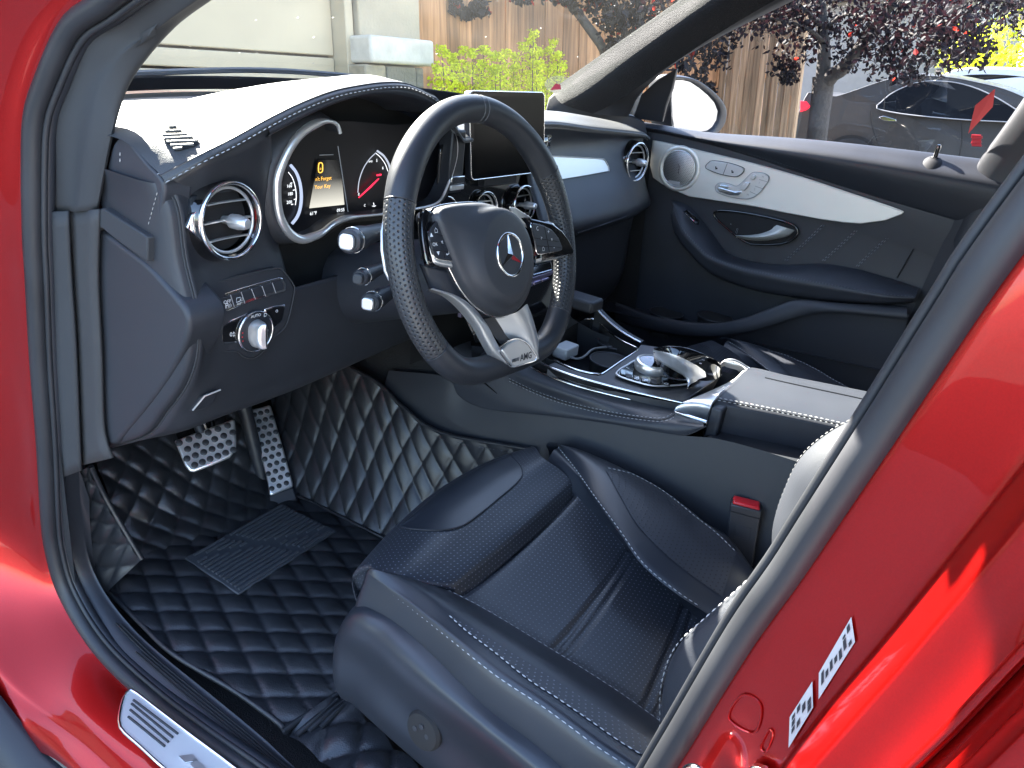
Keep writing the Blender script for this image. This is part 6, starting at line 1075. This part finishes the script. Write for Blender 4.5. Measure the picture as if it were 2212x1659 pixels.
def boards(par, me, pts):
    for p in pts:
        o = bpy.data.objects.new('board', me); COL.objects.link(o); o.parent = par; o.location = V3(p)-np.array(par.location); o.rotation_euler = (random.gauss(0, .004), random.gauss(0, .006), random.gauss(0, .02))
        m_ = o.modifiers.new('bevel', 'BEVEL'); m_.width = .003; m_.segments = 1
boards(fA_, me1_, [(2.72+i*.139, 2.96+random.uniform(-.008, .008), 1.55+random.uniform(-.02, .02)) for i in range(43)])
boards(fB_, me2_, [(FX+random.uniform(-.008, .008), 2.90-i*.080, 1.42+random.uniform(-.03, .03)) for i in range(12)])
for z in (.7, 1.5, 2.3): box('rail', (5.6-5.6, .05, z-.3), (5.9, .04, .09), woodA, fA_); box('rail', (.04, .08, z-.3), (.04, .92, .09), woodB, fB_)
for y in (2.95, 2.02): box('post', (.06, y-2.4, 1.1), (.09, .09, 2.5), woodB, fB_)
# ------------------------------------------------------------------ foliage
def leafmat(name, col, tcol, tw=.5, rough=.65, var=.35):
    m = bpy.data.materials.new(name); m.use_nodes = True; t = m.node_tree; t.nodes.clear(); L = t.links.new; o = t.nodes.new('ShaderNodeOutputMaterial'); p = t.nodes.new('ShaderNodeBsdfPrincipled'); tr = t.nodes.new('ShaderNodeBsdfTranslucent'); mx = t.nodes.new('ShaderNodeMixShader'); mx.inputs[0].default_value = tw
    p.inputs['Roughness'].default_value = rough; p.inputs['Specular IOR Level'].default_value = .25; g = t.nodes.new('ShaderNodeNewGeometry'); 
    for src, tgt in ((col, p.inputs['Base Color']), (tcol, tr.inputs[0])):
        v = t.nodes.new('ShaderNodeVectorMath'); v.operation = 'SCALE'; v.inputs[0].default_value = src; r = t.nodes.new('ShaderNodeMapRange'); r.inputs[3].default_value = 1-var; r.inputs[4].default_value = 1+var; L(g.outputs['Random Per Island'], r.inputs[0]); L(r.outputs[0], v.inputs['Scale']); L(v.outputs[0], tgt)
    L(p.outputs[0], mx.inputs[1]); L(tr.outputs[0], mx.inputs[2]); L(mx.outputs[0], o.inputs[0]); return m
plum = leafmat('purple_plum_leaf', (.022, .020, .023), (.03, .009, .012), .2); green = leafmat('yellow_green_leaf', (.40, .42, .03), (.85, .90, .05), .64); dgreen = leafmat('green_leaf', (.06, .10, .02), (.2, .28, .04), .45)
bark = mat('grey_bark', (.075, .065, .058), .9, bump=.9, bscale=25, bdist=.02, var=.3, vscale=5)
def leaves(name, centres, n, spread, size, m, parent, droop=.2, asp=.55):
    C = np.array(centres); k = rng.integers(0, len(C), n); P = C[k, :3]+np.clip(rng.normal(0, 1, (n, 3)), -1.45, 1.45)*np.array(spread)*C[k, 3:4]
    A = rng.normal(0, 1, (n, 3)); A[:, 2] -= droop; A /= np.linalg.norm(A, axis=1)[:, None]; B = np.cross(A, rng.normal(0, 1, (n, 3))); B /= np.linalg.norm(B, axis=1)[:, None]; Nn = np.cross(A, B)
    s = size*rng.uniform(.6, 1.25, n)[:, None]; w_ = s*asp*.5
    Vv = np.stack([P-A*s*.5, P+B*w_-A*s*.12+Nn*s*.06, P+B*w_*.75+A*s*.25+Nn*s*.05, P+A*s*.55, P-B*w_*.75+A*s*.25+Nn*s*.05, P-B*w_-A*s*.12+Nn*s*.06], 1).reshape(-1, 3)
    me = bpy.data.meshes.new(name); F = [(6*i, 6*i+1, 6*i+2, 6*i+3, 6*i+4, 6*i+5) for i in range(n)]
    F = [(6*i, 6*i+1, 6*i+2, 6*i+3) for i in range(n)]+[(6*i, 6*i+3, 6*i+4, 6*i+5) for i in range(n)]
    me.from_pydata(Vv.tolist(), [], F); me.update(); o = obj(name, me, m, parent, False); o['kind'] = 'stuff'; return o
def tw_(px, py, xr): return atw(px, py, x=xr+_c[0])
TX_ = 8.0
tr1 = empty('plum_tree'); top(tr1, 'purple-leaved plum tree with forked trunk in front of the grey sedan', 'tree', 'plum trees along the fence')
tb = [tw_(a, b, TX_) for a, b in [(1762, 345), (1764, 300), (1770, 250), (1776, 202), (1779, 165)]]; tb[0][2] = gz(tb[0][1])-.05
def limb(name, P, R, par): return tube(name, P, R, bark, par, seg=12, n=18)
limb('trunk', tb, [.14, .105, .095, .095, .10], tr1)
up = V3((0, 0, 1)); br = []
br.append([tb[-1]-up*.08, tw_(1780, 119, TX_), tw_(1776, 54, TX_+.1), tw_(1770, -40, TX_+.2), tw_(1760, -160, TX_+.3)]); br.append([tb[-1]-up*.10, tw_(1800, 160, TX_-.05), tw_(1819, 150, TX_-.1), tw_(1842, 124, TX_-.2), tw_(1880, 72, TX_-.3), tw_(1925, 10, TX_-.4), tw_(1980, -90, TX_-.5)])
br.append([tw_(1785, 60, TX_), tw_(1830, 30, TX_-.3), tw_(1900, 50, TX_-.7), tw_(1990, 80, TX_-1.), tw_(2080, 110, TX_-1.2)]); br.append([tw_(1778, 90, TX_), tw_(1740, 60, TX_-.3), tw_(1660, 40, TX_-.6), tw_(1580, 60, TX_-.8), tw_(1530, 110, TX_-.9)]); br.append([tw_(1925, 10, TX_-.4), tw_(2020, 0, TX_-.2), tw_(2140, 0, TX_+.3), tw_(2240, 20, TX_+.5)])
br.append([tw_(1776, 54, TX_), tw_(1700, -10, TX_-.8), tw_(1620, -60, TX_-1.6)]); br.append([tw_(1990, 20, TX_-.6), tw_(2050, 50, TX_-1.2), tw_(2100, 95, TX_-1.5)])
for k, b_ in enumerate(br): limb('branch', b_, [[.07, .055, .045, .03, .02], [.075, .06, .045, .035, .02]][k] if k < 2 else [.022, .014, .009, .005], tr1)
CL_ = []
for a, b, sdx, s in [(1560, 20, -.6, .9), (1540, 120, -.9, .5), (1505, 175, -.9, .38), (1530, 195, -.9, .26), (1640, 20, -.3, .9), (1700, 60, 0, .9), (1715, 115, .1, .55), (1690, 140, .0, .42), (1705, 165, .1, .3), (1760, 30, 0, 1.), (1785, 90, .1, .7), (1830, 40, -.2, 1.1), (1880, 60, -.3, 1.), (1900, 110, -.5, .7), (1925, 140, -.6, .55), (1960, 70, -.6, 1.), (1965, 155, -.8, .45), (2010, 40, -.5, 1.2), (2005, 130, -.9, .55), (2040, 80, -1., .6), (2080, 30, -.6, 1.0), (2130, -10, 0, 1.0), (2110, 95, -.2, .45), (2085, 115, -.5, .3), (2210, -10, .3, 1.0), (2260, 20, .4, 1.), (1480, -40, -1.2, 1.), (1420, -20, -1.6, .7), (1600, -60, -.5, 1.4), (1720, -60, 0, 1.5), (1850, -60, 0, 1.5), (1980, -60, 0, 1.5), (2100, -80, 0, 1.5), (2230, -60, 0, 1.5)]:
    p = tw_(a, b, TX_+sdx); CL_.append((*p, s))
for k in range(60): CL_.append((TX_+_c[0]+rng.uniform(-2.2, 1.5), 1.2+rng.uniform(-2.6, 1.9), rng.uniform(2.2, 3.6), 1.3))
for b_ in br: 
    for p in cr(b_, 7)[2:]: CL_.append((*p, .6))
leaves('crown', CL_, 16000, (.18, .18, .15), .052, plum, tr1, .6)
redl = leafmat('sunlit_red_leaf', (.20, .02, .02), (.65, .05, .03), .6); leaves('sunlit_leaves', [c for c in CL_ if c[3] > .5], 90, (.28, .28, .2), .055, redl, tr1, .3)  # red copy of the plum leaf, sunlight painted into its colour
T2 = 5.6
tr2 = empty('plum_tree'); top(tr2, 'slim plum tree with slanting branch seen through the top of the windscreen', 'tree', 'plum trees along the fence')
t2 = [tw_(1372, 330, T2), tw_(1374, 200, T2), tw_(1376, 70, T2), tw_(1385, 0, T2), tw_(1392, -80, T2)]; t2[0][2] = gz(t2[0][1])-.05; limb('trunk', t2, [.075, .06, .05, .045, .03], tr2)
for P_, R_ in [([tw_(1310, 130, T2-.2), tw_(1298, 97, T2-.2), tw_(1268, 55, T2-.3), tw_(1233, 7, T2-.3), tw_(1200, -50, T2-.3)], [.03, .035, .03, .028, .02]), ([tw_(1374, 150, T2), tw_(1340, 135, T2-.1), tw_(1310, 128, T2-.2)], [.04, .033, .03]), ([tw_(1372, 120, T2), tw_(1345, 60, T2-.1), tw_(1320, -20, T2-.2)], [.035, .025, .02]), ([tw_(1230, 3, T2-.3), tw_(1120, -15, T2-.6), tw_(1020, 5, T2-.9)], [.018, .01, .005])]: limb('branch', P_, R_, tr2)
C2 = [(*tw_(a, b, T2+dx), s) for a, b, dx, s in [(1330, 60, -.2, .45), (1350, 30, -.1, .6), (1300, 15, -.3, .5), (1400, 40, 0, .6), (1410, 90, 0, .45), (1380, 120, -.1, .35), (1265, 0, -.3, .45), (1215, -10, -.4, .3), (1130, -8, -.6, .22), (1035, 18, -.9, .22), (1010, 30, -.9, .16), (985, 15, -1., .22), (975, 0, -1., .2), (905, -4, -1.2, .16), (1330, 100, -.2, .3), (1440, 20, .1, .7), (1470, 90, .2, .4), (1470, 130, .2, .35), (1350, -50, -.1, 1.2), (1250, -60, -.3, 1.), (1440, -60, 0, 1.3), (1130, -60, -.6, .8)]]
leaves('crown', C2, 2600, (.16, .16, .13), .055, plum, tr2, .5); leaves('sunlit_leaves', C2, 130, (.18, .18, .14), .05, redl, tr2, .3)
# bright shrub by the pillar
sb = empty('shrub'); top(sb, 'bright yellow-green shrub in front of the cedar fence', 'shrub'); SBY = 2.25; Cs = []
for px, tp in [(945, 150), (955, 110), (975, 125), (1000, 110), (1020, 115), (1045, 108), (1062, 120), (1080, 122), (1095, 115), (1112, 122), (1130, 100), (1146, 88), (1152, 74), (1165, 112), (1185, 110), (1197, 92), (1205, 120), (1212, 140), (990, 140), (1040, 140), (1110, 145), (1160, 140), (1070, 150), (1190, 150)]:
    yy = SBY+rng.uniform(-.25, .2); t_ = atw(px, tp, y=yy); q = V3((t_[0]*.9+2.95*.1, yy, gz(2.2)))
    for k in np.linspace(0, 1, 14): p = t_*(1-k)+q*k; Cs.append((*p, .35+1.0*min(1, k*3)))
    tube('stem', [q, (q+t_)/2, t_-V3((0, 0, .03))], [.008, .005, .002], bark, sb, seg=5, n=6)
leaves('leaves', Cs, 26000, (.055, .055, .045), .021, green, sb, -.2, .65)
# ------------------------------------------------------------------ parked cars beyond the fence
tyre = mat('tyre_rubber', (.015, .015, .016), .8); cglass = mat('dark_car_glass', (.008, .009, .011), .2, spec=.05)
def parked(name, lbl, prof_px, win_px, xr, col, width, wheels, extra):
    c = empty(name); top(c, lbl, 'car', 'cars parked next door'); X = xr+_c[0]; paint = mat(name+'_paint', col, .45, .0, spec=.25, coat=.12, coatr=.08)
    P = [V3((X, *(atw(a, b, x=X)[1:]))) for a, b in prof_px[0]]; rear = P[0][1]; g = gz(rear-1.5)+extra.get('dz', 0)
    full = P+[V3((X, rear-4.2, g+.92)), V3((X, rear-4.55, g+.75)), V3((X, rear-4.62, g+.35)), V3((X, rear-.1, g+.28)), V3((X, rear+.06, g+.45)), V3((X, rear+.10, g+.70))]
    nS = len(full); ins = [extra['tumble']*max(0, min(1, (p[2]-g-.95)/.45)) for p in full]
    rowsX = []
    for f, dz_ in ((0, 0), (.04, .0), (.5, .04), (.96, 0), (1, 0)):
        r_ = []
        for p, i_ in zip(full, ins):
            e = .06 if f in (0, 1) else 0; q = V3((X+(width-2*i_)*f+i_, p[1], p[2])); cen = V3((q[0], rear-2.2, g+.8)); q = q+(cen-q)*e*.35; q[2] += dz_*(1 if p[2] > g+1.0 else 0); r_.append(q)
        rowsX.append(r_)
    G = np.array([cr(r_, 120, True) for r_ in rowsX]); o = gridm('bodywork', crv(G, 4), paint, c, cu=True, ang=50); raw('body_side', G[0], [tuple(range(120))], paint, c, False)
    Wd = [V3((X-.004, *(atw(a, b, x=X)[1:]))) for a, b in win_px]; Wd = [q+V3((extra['tumble']*max(0, min(1, (q[2]-g-.95)/.45)), 0, 0)) for q in Wd]
    prism('side_window', Wd, (.03, 0, 0), cglass, c, .003); tube('window_trim', Wd, .007, pgrey if extra.get('chrome', 1) else tyre, c, seg=6, n=70, closed=True)
    for px, py, R_ in wheels:
        w0_ = atw(px, py, x=X); w0_[2] = g+.33; lathe('wheel_arch', [(R_*1.12, .002), (R_*1.12, -.01), (0, -.011)], w0_-V3((.004, 0, 0)), (-1, 0, 0), shade, c, 40); lathe('tyre', [(R_*.62, .02), (R_*.9, .035), (R_, .02), (R_, -.15), (0, -.16)], w0_, (-1, 0, 0), tyre, c, 36); lathe('rim', [(R_*.62, .02), (R_*.58, .03), (R_*.1, .02), (0, .03)], w0_, (-1, 0, 0), satin, c, 20)
    for nm, pts, m_, dpt in extra.get('bits', []):
        prism(nm, [V3((X-.01, *(atw(a, b, x=X)[1:]))) for a, b in pts], (dpt, 0, 0), m_, c, .004)
    for pts in extra.get('lines', []): tube('door_gap', [V3((X-.002, *(atw(a, b, x=X)[1:]))) for a, b in pts], .006, shade, c, seg=5, n=20)
    return c
lamp = mat('red_tail_lamp', (.5, .01, .03), .2, emit=(1, .02, .05), es=.15)
parked('sedan', 'dark grey sedan parked beyond the plum tree', [[(1732, 212), (1738, 199), (1752, 201), (1797, 207), (1822, 200), (1848, 191), (1890, 176), (1931, 165), (1965, 161), (1992, 161), (2050, 165), (2100, 174), (2172, 192), (2240, 222), (2330, 268)], 0],
       [(1893, 234), (1900, 222), (1922, 202), (1955, 185), (1992, 175), (2050, 176), (2100, 188), (2150, 210), (2200, 240), (2240, 264), (2150, 262), (2050, 256), (1950, 246)], 11.6, (.040, .038, .036), 1.75, [(1837, 320, .34)], dict(tumble=.17, dz=0,
       bits=[('tail_lamp', [(1729, 218), (1742, 219), (1751, 230), (1742, 238), (1729, 242)], lamp, .02), ('door_handle', [(1898, 254), (1908, 250), (1936, 258), (1936, 262), (1910, 261)], chrome, .012)], lines=[[(1880, 240), (1884, 275), (1900, 320), (1905, 345)], [(2075, 258), (2078, 300), (2070, 350)], [(1912, 206), (1910, 236)]]))
parked('white_car', 'white car parked behind the grey sedan', [[(1990, 240), (2000, 205), (2020, 172), (2045, 155), (2075, 148), (2130, 146), (2190, 148), (2260, 156), (2330, 180), (2400, 215)], 0],
       [(2040, 190), (2052, 172), (2080, 163), (2140, 161), (2200, 165), (2260, 176), (2300, 200), (2200, 200), (2100, 196)], 15.2, (.75, .75, .75), 1.8, [], dict(tumble=.16, dz=.0, chrome=0))
# ------------------------------------------------------------------ neighbouring houses and greenery
def house(name, lbl, x, y, sx, sy, h, m, roofm, z0, wins, face):
    o = empty(name); top(o, lbl, 'house'); o.location = (x, y, z0); box('wall', (0, 0, h/2), (sx, sy, h), m, o, .01)
    raw('roof', [(-sx/2-.4, -sy/2-.4, h), (sx/2+.4, -sy/2-.4, h), (sx/2+.4, sy/2+.4, h), (-sx/2-.4, sy/2+.4, h), (-sx/2, 0, h+1.6), (sx/2, 0, h+1.6)], [(0, 1, 5, 4), (2, 3, 4, 5), (1, 2, 5), (3, 0, 4), (3, 2, 1, 0)], roofm, o, False)
    for wx, wz, ww, wh in wins:
        if face == 'y': w_ = box('window', (wx, sy/2+.02, wz), (ww, .06, wh), white, o, .01); box('pane', (wx, sy/2+.055, wz), (ww-.14, .02, wh-.14), cglass, w_)
        else: w_ = box('window', (-sx/2-.02, wx, wz), (.06, ww, wh), white, o, .01); box('pane', (-sx/2-.055, wx, wz), (.02, ww-.14, wh-.14), cglass, w_)
    return o
roofm = mat('brown_roof_shingle', (.12, .09, .075), .9, bump=.5, bscale=20, bdist=.02)
nb = house('house', 'greyish beige house wall behind the grey sedan', 22, 4.2, 6, 6.6, 3.2, mat('greige_stucco', (.30, .275, .26), .9, bump=.3, bscale=20, bdist=.01, var=.06), roofm, .2, [], 'x')
for k in range(3): box('corner_board', (-3.03, -3.12+k*.16, 1.6), (.05, .05, 3.2), white, nb, .005)
hb = house('house', 'white sunlit house across the street behind the car', 14, -26, 34, 8, 4.2, mat('white_stucco', (.82, .82, .80), .9, bump=.2, bscale=20, bdist=.01), roofm, -1.3, [(-8, 2., 1.6, 1.2), (-3, 2., 1.6, 1.2), (9, 2., 1.8, 1.2)], 'y'); box('garage_door', (3, 4.03, 1.1), (4.6, .06, 2.2), cream, hb, .01)
def shrub(lbl, px, py, xr, R_, H_, m, n, tall=1):
    o = empty('shrub'); top(o, lbl, 'shrub'); c = tw_(px, py, xr); Cc = [(c[0]+rng.normal(0, R_*.4), c[1]+rng.normal(0, R_*.4), rng.uniform(gz(c[1])+.2, c[2]+H_), 1) for _ in range(40)]
    tube('stem', [V3((c[0], c[1], gz(c[1])-.1)), V3((c[0], c[1], c[2]))], [.06, .03], bark, o, seg=6); leaves('leaves', Cc, n, (R_*.22, R_*.22, R_*.3), .09, m, o, .1)
shrub('yellow-green bush beyond the sedan roof', 2090, 135, 17.5, .7, .45, green, 2600); shrub('light green bush at the right edge behind the white car', 2200, 95, 19.5, 1.0, .3, green, 2600)
